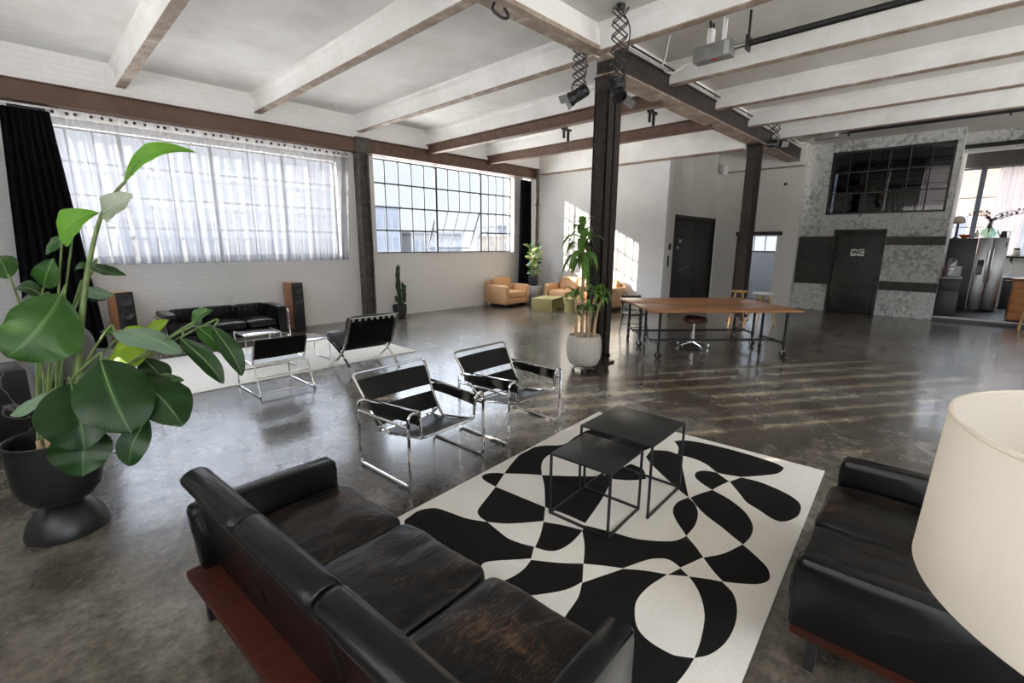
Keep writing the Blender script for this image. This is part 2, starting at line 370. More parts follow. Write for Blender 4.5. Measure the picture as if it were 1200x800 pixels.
    def cushion(s, c, d, e=(7, 7), puff=.0, wr=0, seg=14, rot=None, seed=0, sag=0):
        """pillow: rounded block whose top and bottom swell"""
        hx, hy, hz = d[0] / 2, d[1] / 2, d[2] / 2
        t = bmesh.new(); bmesh.ops.create_cube(t, size=2.0)
        bmesh.ops.subdivide_edges(t, edges=t.edges[:], cuts=seg, use_grid_fill=True)
        mt = Matrix.Translation(c) @ (rot.to_4x4() if rot is not None else Matrix.Identity(4)); vs = []
        for v in t.verts:
            x, y, z = v.co
            # soften sampling near edges
            x, y, z = (math.sin(q * PI / 2) * .55 + q * .45 for q in (x, y, z))
            k = (abs(x) ** e[0] + abs(y) ** e[0]) ** (1 / e[0]); kk = (k ** e[1] + abs(z) ** e[1]) ** (1 / e[1])
            kk = max(kk, 1e-6); m = max(abs(x), abs(y), abs(z)); q = m / kk
            x, y, z = x * q, y * q, z * q
            bulge = (1 - x * x) * (1 - y * y)
            p = V(x * hx, y * hy, z * hz + (puff * bulge - sag * bulge ** 2) * (1 if z > 0 else -.3) * min(1, abs(z) * 1.5))
            if wr:
                pn = V(p.x * 5 + seed, p.y * 9 + seed * 2, p.z * 5)
                p += V(0, 0, 1) * wr * (noise.noise(pn) + .6 * noise.noise(pn * 2.3)) * (1 if z > 0 else .2) + V(noise.noise(pn * .6 + V(9, 0, 0)), noise.noise(pn * .6 + V(0, 7, 0)), 0) * wr * .6
            vs.append(mt @ p)
        t.verts.ensure_lookup_table(); s.add(vs, [[v.index for v in f.verts] for f in t.faces]); t.free(); return s
    def extrude(s, prof, y0, y1, axis='y', rings=None, rot=None, c=(0, 0, 0)):
        """closed (x,z) profile swept along y; rings = [(t, scale)] rounds the ends"""
        rings = rings or [(0, 1), (1, 1)]
        cx = sum(p[0] for p in prof) / len(prof); cz = sum(p[1] for p in prof) / len(prof); vs = []; fs = []; n = len(prof)
        for t, sc in rings:
            y = y0 + (y1 - y0) * t
            for (x, z) in prof:
                p = V(cx + (x - cx) * sc, y, cz + (z - cz) * sc)
                if axis == 'x': p = V(p.y, p.x, p.z)
                if axis == 'z': p = V(p.x, p.z, p.y)
                if rot is not None: p = rot @ p
                vs.append(p + Vector(c))
        for i in range(len(rings) - 1):
            for k in range(n): fs.append([i * n + k, i * n + (k + 1) % n, (i + 1) * n + (k + 1) % n, (i + 1) * n + k])
        fs.append(list(range(n))[::-1]); fs.append([(len(rings) - 1) * n + k for k in range(n)])
        return s.add(vs, fs)
    def build(s, name, mats, parent=None, angle=40, loc=None, rz=0):
        me = bpy.data.meshes.new(name); me.from_pydata([tuple(v) for v in s.v], [], s.f)
        mats = mats if isinstance(mats, (list, tuple)) else [mats]
        for m in mats: me.materials.append(M[m])
        if s.uv:
            ul = me.uv_layers.new(name='UVMap')
            for lp in me.loops: ul.data[lp.index].uv = s.uv[lp.vertex_index]
        for p, i in zip(me.polygons, s.m): p.material_index = min(i, len(mats) - 1)
        bm = bmesh.new(); bm.from_mesh(me); bmesh.ops.recalc_face_normals(bm, faces=bm.faces); bm.to_mesh(me); bm.free()
        for p in me.polygons: p.use_smooth = True
        me.set_sharp_from_angle(angle=R(angle)); me.update()
        o = bpy.data.objects.new(name, me); COL.objects.link(o)
        if parent is not None: o.parent = parent
        if loc is not None: o.location = loc
        if rz: o.rotation_euler = (0, 0, rz)
        return o

def tag(o, label, cat, group=None, kind=None):
    o['label'] = label; o['category'] = cat
    if group: o['group'] = group
    if kind: o['kind'] = kind
    return o
def thing(name, label, cat, loc=(0, 0, 0), rz=0, group=None):
    o = bpy.data.objects.new(name, None); COL.objects.link(o); o.empty_display_size = .1
    o.location = loc; o.rotation_euler = (0, 0, rz); return tag(o, label, cat, group)
def struct(name, mb, mats, loc=None, rz=0, label=None, angle=40):
    o = mb.build(name, mats, None, angle, loc, rz); o['kind'] = 'structure'
    if label: o['label'] = label
    return o
def sempty(name, loc=(0, 0, 0)):
    o = bpy.data.objects.new(name, None); COL.objects.link(o); o.location = loc; o['kind'] = 'structure'; return o
def dup(root, loc, rz, label, group=None):
    r = root.copy(); COL.objects.link(r); r.location = loc; r.rotation_euler = (0, 0, rz); r['label'] = label
    if group: r['group'] = group
    for ch in list(root.children):
        c = ch.copy(); COL.objects.link(c); c.parent = r
        for g in list(ch.children):
            d = g.copy(); COL.objects.link(d); d.parent = c
    return r
# ------------------------------------------------------------------ camera, daylight
RM = Matrix(((0.69476607, -0.71921021, 0.00606494), (0.14295632, 0.14635201, 0.9788486), (0.70488552, 0.67920377, -0.20449605)))
cam = bpy.data.cameras.new('camera'); co = bpy.data.objects.new('camera', cam); COL.objects.link(co)
cam.sensor_width = 36; cam.lens = 549.4 / 1200 * 36; cam.clip_start = .05; cam.clip_end = 500
r_, u_, f_ = RM[0], RM[1], RM[2]
co.matrix_world = Matrix(((r_[0], u_[0], -f_[0], 0), (r_[1], u_[1], -f_[1], 0), (r_[2], u_[2], -f_[2], 1.78), (0, 0, 0, 1)))
SC.camera = co
vs = SC.view_settings; vs.view_transform = 'Standard'; vs.look = 'None'; vs.gamma = 1; vs.use_curve_mapping = False; vs.exposure = EXPOSURE
SC.cycles.use_denoising = True
SC.cycles.max_bounces = 14; SC.cycles.diffuse_bounces = 8; SC.cycles.glossy_bounces = 5; SC.cycles.transparent_max_bounces = 24; SC.cycles.transmission_bounces = 8
SC.cycles.sample_clamp_indirect = 6; SC.cycles.caustics_reflective = False; SC.cycles.caustics_refractive = False

w = bpy.data.worlds.new('daylight'); SC.world = w; w.use_nodes = True; nt = w.node_tree
bg = nt.nodes['Background']; tc = nt.nodes.new('ShaderNodeTexCoord'); sp = nt.nodes.new('ShaderNodeSeparateXYZ')
nt.links.new(tc.outputs['Generated'], sp.inputs[0])
def wn(kind, **k):
    n = nt.nodes.new(kind)
    for a_, v_ in k.items(): setattr(n, a_, v_)
    return n
def mrange(src, a0, a1, b0, b1, smooth=True):
    n = wn('ShaderNodeMapRange'); n.interpolation_type = 'SMOOTHSTEP' if smooth else 'LINEAR'
    for i_, v_ in zip((1, 2, 3, 4), (a0, a1, b0, b1)): n.inputs[i_].default_value = v_
    nt.links.new(src, n.inputs[0]); return n.outputs[0]
def wmath(op, a_, b_):
    n = wn('ShaderNodeMath', operation=op)
    for i_, v_ in enumerate((a_, b_)):
        if isinstance(v_, (int, float)): n.inputs[i_].default_value = v_
        else: nt.links.new(v_, n.inputs[i_])
    return n.outputs[0]
cr = nt.nodes.new('ShaderNodeValToRGB'); e = cr.color_ramp.elements
stops = [(.30, (.74, .72, .69)), (.47, (.86, .84, .82)), (.505, (.84, .88, .95)), (.62, (.76, .85, .98)), (.78, (.80, .88, .98))]
while len(e) < len(stops): e.new(.5)
for el, (p, c) in zip(e, stops): el.position = p; el.color = (*c, 1)
nt.links.new(mrange(sp.outputs['Z'], -1, 1, 0, 1, False), cr.inputs[0])
dp = wn('ShaderNodeVectorMath', operation='DOT_PRODUCT'); nt.links.new(tc.outputs['Generated'], dp.inputs[0]); dp.inputs[1].default_value = (-.60, -.80, 0)
side = mrange(dp.outputs['Value'], -.2, .55, SKYSIDE, 1.0)          # unseen sky behind the camera made brighter to fill the room
hi = mrange(sp.outputs['Z'], .19, .50, 0, SKYTOP); lo = mrange(sp.outputs['Z'], -.05, -.22, 0, SKYLOW)
stg = wmath('ADD', HORIZON, wmath('MULTIPLY', side, wmath('ADD', hi, lo)))
nt.links.new(cr.outputs[0], bg.inputs['Color']); nt.links.new(stg, bg.inputs['Strength'])

sl = bpy.data.lights.new('sun', 'SUN'); so = bpy.data.objects.new('sun', sl); COL.objects.link(so)
sl.energy = SUN; sl.angle = R(.45); sl.color = (1, .90, .74)
so.rotation_euler = V(1, -.66, -.328).to_track_quat('-Z', 'Y').to_euler(); so.location = (-6, 14, 9)
WR = [(-1.9, 4.6), (8, 11.5)]  # spans of unseen right wall windows, placed and sized to bring in fill light
def portal(c, sx, sz, rot):
    l = bpy.data.lights.new('window_portal', 'AREA'); l.shape = 'RECTANGLE'; l.size = sx; l.size_y = sz; l.cycles.is_portal = True
    o = bpy.data.objects.new('window_portal', l); COL.objects.link(o); o.location = c; o.rotation_euler = rot
portal((2.7, 10.6, 2.6), 5.1, 2.3, (R(-90), 0, 0)); portal((8.25, 10.6, 2.6), 4.8, 2.3, (R(-90), 0, 0))
portal((-2.3, 6.75, 2.6), 2.3, 3.7, (0, R(-90), 0))
portal((-2.3, 0, 2.4), 3.0, 6.4, (0, R(-90), 0))
for a, b_ in WR: portal(((a + b_) / 2, -6.35, 2.5), b_ - a, 3.2, (R(90), 0, 0))
portal((19.55, -1.2, 2.75), 2.6, 3.9, (0, R(90), 0))

# ------------------------------------------------------------------ shell
CEIL = 4.45; WY = 10.15; XE = 11.75; YR = 5.82; XC = 15.1; XW = 15.45
struct('floor', MB().lo((-2.4, -6.3, -.25), (19.7, 10.6, 0)), 'floor')
struct('ceiling', MB().lo((-2.4, 3.84, CEIL), (19.7, 10.6, CEIL + .25)), 'ceil')
struct('ceiling', MB().lo((-2.4, -6.3, CEIL), (19.7, 3.84, CEIL + .25)), 'ceilstainshade', label='stained ceiling slabs right of the main beam, greyer with painted shade')
def wall(name, mat, fixed, axis, span, openings, t, zt=CEIL):
    """wall slab with rectangular openings; axis 'x' runs along x at y = fixed .. fixed+t"""
    mb = MB(); a0, a1 = span
    def put(a, b, z0, z1):
        if b - a < 1e-4 or z1 - z0 < 1e-4: return
        if axis == 'x': mb.lo((a, min(fixed, fixed + t), z0), (b, max(fixed, fixed + t), z1))
        else: mb.lo((min(fixed, fixed + t), a, z0), (max(fixed, fixed + t), b, z1))
    cuts = sorted({a0, a1} | {q for o in openings for q in o[:2]})
    for a, b in zip(cuts, cuts[1:]):
        z = 0
        for o in sorted([o for o in openings if o[0] <= a + 1e-6 and o[1] >= b - 1e-6], key=lambda o: o[2]):
            put(a, b, z, o[2]); z = o[3]
        put(a, b, z, zt)
    return struct(name, mb, mat)
W1 = (.12, 5.04, 1.5, 3.48); W2 = (5.92, 10.58, 1.53, 3.7); W3 = (10.95, 11.35, 1.53, 3.7)
wall('wall_left', 'brick', WY, 'x', (-2.4, XE + .2), [W1, W2, W3], .27)
wall('wall_far', 'wall', XE, 'y', (YR, WY), [], .2)
wall('wall_recess', 'wallgrey', YR, 'x', (XE + .2, XC + .2), [(12.32, 14.98, 0, 2.49)], .2)
wall('wall_passage', 'wallgrey', XC, 'y', (3.57, YR), [(4.08, 5.12, 0, 2.1)], .2)
wall('wall_bathroom', 'patina', XW, 'y', (.5, 3.7), [(.62, 3.05, 2.59, 4.19), (1.70, 2.72, 0, 2.16)], .2)
wall('wall_back', 'wall', -2.0, 'y', (-6.3, WY), [(5.0, 8.5, 1.5, 3.7), (-3.2, 3.2, .9, 3.9)], -.35)
wall('wall_right', 'wall', -6.0, 'x', (-2.4, 19.7), [(a, b_, .9, 4.1) for a, b_ in WR], -.3)
wall('wall_kitchen', 'wallgrey', 19.3, 'y', (-6, .6), [(-3.1, .60, 1.5, 3.97)], .3)
# rooms behind the far walls
mb = MB().lo((XW + .2, .5, 0), (18.6, .6, CEIL)).lo((18.3, .6, 0), (18.5, 3.6, 2.55)).lo((18.3, .6, 4.05), (18.5, 3.6, CEIL))
mb.lo((18.3, .6, 2.55), (18.5, .72, 4.05)).lo((18.3, 3.55, 2.55), (18.5, 3.6, 4.05)).lo((XW + .2, 3.6, 0), (18.6, 3.7, CEIL))
struct('wall_bathroom_back', mb, 'wallgrey')
struct('floor_mezzanine', MB().lo((XW + .2, .6, 2.35), (18.3, 3.6, 2.5)), 'darkdoor')
wall('wall_stairwell', 'greybrick', 17.2, 'y', (3.7, 5.9), [(3.95, 5.7, 1.54, 4.2)], .25)
struct('wall_stairwell_side', MB().lo((XC + .2, 5.82, 0), (17.2, 6.0, CEIL)), 'greybrick')
struct('floor_kitchen', MB().lo((XW - .03, -6, 0), (19.3, .5, .1)), 'cabinet')
struct('trim_1', MB().lo((XW - .045, -6, .07), (XW - .02, .5, .108)), 'worktop', label='pale metal nosing along the kitchen step')

# wall beam, white band, wall pilaster
b = MB().lo((-2, 9.99, 3.735), (5.42, WY, 3.985)).lo((-2, 9.93, 3.715), (5.42, WY, 3.735)).lo((-2, 9.93, 3.985), (5.42, WY, 4.0))
struct('wall_beam', b, 'browncp', label='brown steel beam over the curtained window')
b = MB().lo((5.70, 9.97, 3.735), (XE - .35, WY, 3.99)).lo((5.70, 9.90, 3.71), (XE - .35, WY, 3.735)).lo((5.70, 9.90, 3.99), (XE - .35, WY, 4.01))
struct('wall_beam', b, 'brown', label='brown steel beam over the bare window')
struct('trim_2', MB().lo((-2, 9.96, 4.0), (XE, WY, CEIL)), 'brick', label='white painted brick band above the brown wall beam')
p = MB().lo((5.44, 9.93, 0), (5.47, 10.16, 3.99)).lo((5.66, 9.93, 0), (5.69, 10.16, 3.99)).lo((5.47, 10.02, 0), (5.66, 10.05, 3.99))
p.lo((5.40, 9.90, 3.70), (5.73, 10.14, 4.02)); struct('column', p, 'pilaster', label='dark steel pilaster between the two big windows')
p = MB().tube([(11.32, 9.86, 0), (11.32, 9.86, 4.0)], .055, 10).tube([(11.32, 9.86, 2.9), (11.32, 9.86, 3.0)], .07, 10)
struct('trim_3', p, 'pilaster', label='vertical steel pipe in the corner beside the black curtain')

# ceiling beams across
def ibeam(mb, x0, x1, y, w, z0, z1, tf, axis='y', tw=.03):
    """I section: flanges z0..z0+tf and z1-tf..z1"""
    def lo(a, bq):
        if axis == 'y': mb.lo((y + a[1], x0, a[2]), (y + bq[1], x1, bq[2]))
        else: mb.lo((x0, y + a[1], a[2]), (x1, y + bq[1], bq[2]))
    lo((0, -w / 2, z0), (0, w / 2, z0 + tf)); lo((0, -w / 2, z1 - tf), (0, w / 2, z1)); lo((0, -tw / 2, z0), (0, tw / 2, z1))
def cased(x, y0, y1, zb=4.12, w=.11, steel=False):
    mb = MB()
    # encased beam: chipped underside strip, white cheeks, small cove at the slab
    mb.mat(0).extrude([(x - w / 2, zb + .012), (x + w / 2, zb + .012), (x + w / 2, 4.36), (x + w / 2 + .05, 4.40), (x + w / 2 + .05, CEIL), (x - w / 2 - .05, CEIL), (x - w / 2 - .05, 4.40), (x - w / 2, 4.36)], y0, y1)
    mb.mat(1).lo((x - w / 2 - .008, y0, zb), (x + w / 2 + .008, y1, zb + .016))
    return mb
YM = 3.84
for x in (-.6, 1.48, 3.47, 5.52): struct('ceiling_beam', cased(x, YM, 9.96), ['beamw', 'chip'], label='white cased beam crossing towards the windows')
for x in (7.35, 9.35):
    mb = cased(x, YM, 9.96, 4.12, .12); mb.mi = 2; ibeam(mb, YM, 9.96, x, .15, 3.905, 4.12, .02)
    struct('ceiling_beam', mb, ['beamw', 'beamw', 'brown'], label='brown steel beam under white casing')
struct('ceiling_beam', cased(11.62, 4.0, 9.96, 3.86, .26), ['beamw', 'chip'], label='white cased beam along the far white wall')
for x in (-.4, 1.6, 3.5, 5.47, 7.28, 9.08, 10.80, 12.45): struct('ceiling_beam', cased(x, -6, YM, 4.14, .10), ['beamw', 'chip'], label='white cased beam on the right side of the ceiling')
struct('ceiling_beam', cased(14.98, 3.6, 5.8, 3.87, .2), ['wallgrey', 'chip'], label='pale band above the passage opening')
# main beam along the columns
mb = MB(); mb.lo((-2, YM - .10, 4.20), (5.75, YM + .10, CEIL)); mb.mat(1).lo((-2, YM - .12, 4.15), (5.75, YM + .12, 4.20))
struct('main_beam', mb, ['beamw', 'chip'], label='white painted half of the main beam')
mb = MB(); mb.mat(1).lo((5.75, YM - .17, 3.98), (15.1, YM + .17, 4.0)); mb.mat(0).lo((5.75, YM - .15, 4.0), (15.1, YM + .15, 4.27)); mb.lo((5.75, YM - .17, 4.27), (15.1, YM + .17, 4.295))
mb.mat(2).lo((5.75, YM - .12, 4.295), (15.1, YM + .12, CEIL)); struct('main_beam', mb, ['colsteel', 'chip', 'beamw'], label='dark brown steel half of the main beam over the two columns')
mb = MB().tube(fillet([(5.95, 3.62, 4.44), (5.95, 3.62, 4.33), (14.3, 3.62, 4.33)], .06), .014, 6)
for x in (7.3, 9.1, 10.8, 12.5): mb.tube([(x, 3.60, 4.33), (x, 3.70, 4.33)], .02, 6)
struct('trim_4', mb, 'black', label='thin black conduit along the main beam')
def column(x, y, label):
    # two channels back to back with a narrow slot between their flanges
    mb = MB(); hx, hy = .16, .115
    for s_ in (-1, 1):
        xa, xb = sorted((x + s_ * .022, x + s_ * hx)); mb.lo((xa, y - hy, 0), (xb, y - hy + .022, 3.98)).lo((xa, y + hy - .022, 0), (xb, y + hy, 3.98))
        xa, xb = sorted((x + s_ * (hx - .022), x + s_ * hx)); mb.lo((xa, y - hy, 0), (xb, y + hy, 3.98))
    for k in range(14): mb.lo((x - .03, y - hy + .03, .1 + .29 * k), (x + .03, y + hy - .03, .16 + .29 * k))
    mb.lo((x - hx - .06, y - hy - .06, 0), (x + hx + .06, y + hy + .06, .03)).lo((x - hx - .01, y - hy - .01, 3.95), (x + hx + .01, y + hy + .01, 3.98))
    for k in range(26):
        z = .15 + k * .145
        for s_ in (-1, 1): mb.lathe([(0, -.010), (.012, -.006), (.014, 0), (.012, .006), (0, .010)], 8, (x - hx - .002, y + s_ * .085, z))
    mb.lo((x - hx - .06, y - .03, .12), (x - hx, y + .0, .2)).lo((x + .06, y - hy - .07, .1), (x + .08, y - hy, .16))
    return struct('column', mb, 'colsteel', label=label)
column(5.92, 3.90, 'dark riveted steel column behind the stone plant pot'); column(11.80, 3.84, 'dark steel column behind the wooden tables')

# ------------------------------------------------------------------ windows
def steel_window(name, x0, x1, z0, z1, y, mains, cols, rows, label, sash=None):
    root = sempty(name, ((x0 + x1) / 2, y, z0)); root['label'] = label
    ox, oz = (x0 + x1) / 2, z0; fr = MB(); t = .035
    for z in (z0, z1): fr.lo((x0 - ox, -.03, z - oz - .03), (x1 - ox, .03, z - oz + .03))
    xs = [x0] + mains + [x1]
    for x in xs: fr.lo((x - ox - .028, -.035, 0), (x - ox + .028, .035, z1 - z0))
    gl = MB(); hs = [(z1 - z0) * k / rows for k in range(rows + 1)]
    for i, (a, bq) in enumerate(zip(xs, xs[1:])):
        n = cols[i]; low = 2 if (sash == i) else 0
        for k in range(1, n):
            x = a + (bq - a) * k / n; fr.lo((x - ox - .012, -.02, hs[low]), (x - ox + .012, .02, z1 - z0))
        for k in range(1, rows):
            if k < low: continue
            fr.lo((a - ox, -.024, hs[k] - .018), (bq - ox, .024, hs[k] + .018))
        gl.lo((a - ox, -.004, hs[low]), (bq - ox, .004, z1 - z0))
    fr.build('frame', 'winmetal', root); gl.build('pane', 'glass', root)
    if sash is not None:
        a, bq = xs[sash], xs[sash + 1]; hh = hs[2]; s = MB(); g = MB(); top = V(0, .02, hh); wd = bq - a - .06; ang = R(24)
        dv = V(0, math.sin(ang), -math.cos(ang)); L = hh * .98; sx = (a + bq) / 2 - ox
        P = lambda u, v: V(sx + u * wd / 2, 0, 0) + top + dv * (L * v)
        for u in (-1, 1): s.bar(P(u, 0), P(u, 1), .045, .03)
        for v in (0, .5, 1): s.bar(P(-1, v), P(1, v), .04, .03)
        for k in range(1, 4): s.bar(P(-1 + k * .5, 0), P(-1 + k * .5, 1), .022, .022)
        s.bar(P(.95, 1), V(sx + wd / 2, .02, .25), .012, .012)
        g.add([P(-1, 0), P(1, 0), P(1, 1), P(-1, 1)], [[0, 1, 2, 3]])
        so_ = s.build('sash', 'winmetal', root); so_['label'] = 'tilted open sash'; g.build('pane', 'glass', so_)
    return root
steel_window('window_1', W1[0], W1[1], W1[2], W1[3], 10.32, [1.4, 2.7, 3.95], [4, 4, 4, 4], 4, 'steel grid window behind the white sheer curtain')
steel_window('window_2', W2[0], W2[1], W2[2], W2[3], 10.32, [7.80, 9.36], [5, 4, 4], 4, 'bare steel grid window with one tilted open sash', sash=1)
steel_window('window_3', W3[0], W3[1], W3[2], W3[3], 10.32, [], [2], 4, 'narrow steel window behind the black curtain in the corner')
struct('sill_1', MB().lo((W1[0], 10.13, 1.47), (W1[1], 10.3, 1.5)), 'wall'); struct('sill_2', MB().lo((W2[0], 10.13, 1.50), (W2[1], 10.3, 1.53)), 'wall')
def ywin(name, x, y0, y1, z0, z1, ncol, nrow, label, mats=('winmetal', 'glass'), heavy=(), t=.02):
    root = sempty(name, (x, (y0 + y1) / 2, z0)); root['label'] = label; oy = (y0 + y1) / 2; fr = MB(); h = z1 - z0
    fr.lo((-.03, y0 - oy, -.0), (.03, y1 - oy, .05)).lo((-.03, y0 - oy, h - .05), (.03, y1 - oy, h))
    for y in (y0 + .025, y1 - .025): fr.lo((-.03, y - oy - .025, 0), (.03, y - oy + .025, h))
    for k in range(1, ncol):
        y = y0 + (y1 - y0) * k / ncol; fr.lo((-.02, y - oy - t / 2, 0), (.02, y - oy + t / 2, h))
    for k in range(1, nrow): fr.lo((-.02, y0 - oy, h * k / nrow - t / 2), (.02, y1 - oy, h * k / nrow + t / 2))
    for y, wd in heavy: fr.lo((-.05, y - oy - wd / 2, 0), (.05, y - oy + wd / 2, h))
    fr.build('frame', mats[0], root); MB().lo((-.004, y0 - oy, 0), (.004, y1 - oy, h)).build('pane', mats[1], root); return root
ywin('window_4', XW + .05, .62, 3.05, 2.59, 4.19, 6, 3, 'black steel interior window high in the distressed plaster wall', ('black', 'darkglass'), t=.028)
ywin('window_5', 19.4, -3.1, .60, 1.5, 3.97, 7, 3, 'kitchen window with dark brown mullions', ('winmetal', 'glass'), heavy=((.10, .12), (-1.6, .12)))
ywin('window_6', 18.4, .72, 3.55, 2.55, 4.05, 5, 3, 'window of the dark room behind the interior window', ('winmetal', 'glass'))
ywin('window_7', 17.3, 3.95, 5.7, 1.54, 4.2, 5, 5, 'window over the grey brick beyond the passage, hidden top enlarged for light', ('winmetal', 'glass'))  # part above the lintel is unseen, raised to light the stairwell
ywin('window_8', -2.15, 5.0, 8.5, 1.5, 3.7, 1, 3, 'unseen steel window behind the camera, broad posts shaped to stripe the sunlight', heavy=((5.51, .66), (6.1, .2), (6.475, .25), (6.85, .2), (7.275, .25), (7.725, .25), (8.125, .25)))  # post widths set so that the sun falls on the floor in streaks
struct('trim_5', MB().lo((19.2, -3.2, 3.97), (19.3, .62, 4.36)), 'darkdoor', label='dark lintel above the kitchen window')
mb = MB().lo((16.3, -6, 4.02), (16.6, .5, CEIL)); mb.mat(1).tube([(16.1, -6, 4.10), (16.1, .5, 4.10)], .05, 8)
struct('ceiling_beam', mb, ['patina', 'black'], label='grey beam with dark pipe over the kitchen')

ywin('window_9', -2.15, -3.2, 3.2, .9, 3.9, 10, 4, 'added frosted window behind the camera giving soft fill light', ('winmetal', 'frosted'))  # added out of view to light the lampshade and sofas softly
for k_, (a, b_) in enumerate(WR): steel_window('window_%d' % (10 + k_), a, b_, .9, 4.1, -6.2, [a + (b_ - a) / 2], [3, 3], 5, 'unseen steel grid window beyond the right edge of the picture, sized for fill light')
# ------------------------------------------------------------------ doors and plates
d = sempty('door_1', (13.65, YR + .04, 0)); d['label'] = 'wide dark door in the grey recess wall'
MB().lo((-1.32, 0, .01), (-.005, .05, 2.47), .006).build('door_leaf', 'darkdoor', d); MB().lo((.005, 0, .01), (1.32, .05, 2.47), .006).build('door_leaf', 'darkdoor', d)
MB().bar((-1.1, -.06, 1.08), (-.15, -.06, 1.20), .025).lo((-1.1, -.06, 1.06), (-1.07, 0, 1.1)).lo((-.18, -.06, 1.18), (-.15, 0, 1.22)).build('door_handle', 'dullchrome', d)
MB().lo((-1.0, -.008, 1.82), (-.82, 0, 1.92)).lo((-1.1, -.008, 1.66), (-.95, 0, 1.74)).build('notice', 'plinth', d)
MB().lo((-1.40, -.05, 0), (-1.32, .1, 2.55)).lo((1.32, -.05, 0), (1.34, .1, 2.55)).lo((-1.4, -.05, 2.47), (1.34, .1, 2.56)).build('door_frame', 'darkdoor', d)
tag(MB().box((12.05, YR - .012, 1.72), (.10, .026, .16), .008).build('entry_panel', 'black'), 'black intercom plate on the recess wall left of the dark door, upper of two', 'switch plate')
tag(MB().box((12.0, YR - .012, 1.34), (.05, .026, .28), .005).build('entry_panel', 'black'), 'narrow black switch plate on the recess wall left of the dark door, lower of two', 'switch plate')
d = sempty('door_2', (XW + .03, 2.21, 0)); d['label'] = 'riveted dark steel bathroom door'
mb = MB().lo((-.03, -.50, .01), (.03, .50, 2.14), .006)
mb.build('door_leaf', 'darksteel', d)
mb = MB()
for z in (.12, .75, 1.4, 2.05):
    for y in (-.44, -.3, -.15, 0, .15, .3, .44): mb.lathe([(0, -.012), (.010, -.008), (.014, 0), (.010, .008), (0, .012)], 8, (-.034, y, z))
for z in [.12 + .16 * k for k in range(13)]:
    for y in (-.46, .46): mb.lathe([(0, -.012), (.010, -.008), (.014, 0), (.010, .008), (0, .012)], 8, (-.034, y, z))
mb.build('rivets', 'darksteel', d)
MB().tube(fillet([(-.03, .40, 1.07), (-.09, .40, 1.07), (-.09, .27, 1.07)], .02), .011, 8).lathe([(0, 0), (.028, 0), (.028, .01), (0, .01)], 12, (-.04, .40, 1.065)).build('door_handle', 'dullchrome', d)
MB().lo((-.07, -.56, 0), (.05, -.50, 2.2)).lo((-.07, .50, 0), (.05, .56, 2.2)).lo((-.07, -.56, 2.14), (.05, .56, 2.2)).build('door_frame', 'darksteel', d)
sg = thing('door_sign', 'white paper sign reading WC taped to the dark riveted steel door', 'sign', (XW - .008, 2.20, 1.60))
MB().lo((-.004, -.145, -.09), (0, .145, .09)).build('sheet', 'paper', sg)
cu = bpy.data.curves.new('letters', 'FONT'); cu.body = 'WC'; cu.size = .14; cu.align_x = 'CENTER'; cu.align_y = 'CENTER'; cu.extrude = .0008; cu.offset = .007
tmp = bpy.data.objects.new('letters_curve', cu); COL.objects.link(tmp); dg = bpy.context.evaluated_depsgraph_get()
me = bpy.data.meshes.new_from_object(tmp.evaluated_get(dg)); bpy.data.objects.remove(tmp); bpy.data.curves.remove(cu)
me.materials.clear(); me.materials.append(M['ink']); to = bpy.data.objects.new('lettering', me); COL.objects.link(to); to.parent = sg; to.location = (-.006, 0, 0)
to.rotation_euler = (R(90), 0, R(-90))
MB().lo((-.008, -.04, .075), (-.003, .04, .105)).build('tape', 'ink', sg); MB().lo((-.008, -.04, -.105), (-.003, .04, -.075)).build('tape', 'ink', sg)
def plate(n, y0, y1, z0, z1, label):
    mb = MB().lo((XW - .018, y0, z0), (XW, y1, z1))
    struct(n, mb, 'darksteel', label=label)
plate('trim_6', 2.78, 3.66, .73, 2.02, 'large dark steel plate left of the bathroom door'); plate('trim_7', .5, 1.64, 1.80, 2.01, 'upper dark steel band right of the bathroom door'); plate('trim_8', .5, 1.64, .66, .89, 'lower dark steel band right of the bathroom door')
struct('trim_9', MB().lo((XC - .03, 3.95, 2.05), (XC + .05, 5.2, 2.16)).lo((XC - .02, 5.12, 0), (XC + .2, 5.16, 2.06)), 'darkdoor', label='dark lintel over the passage opening')
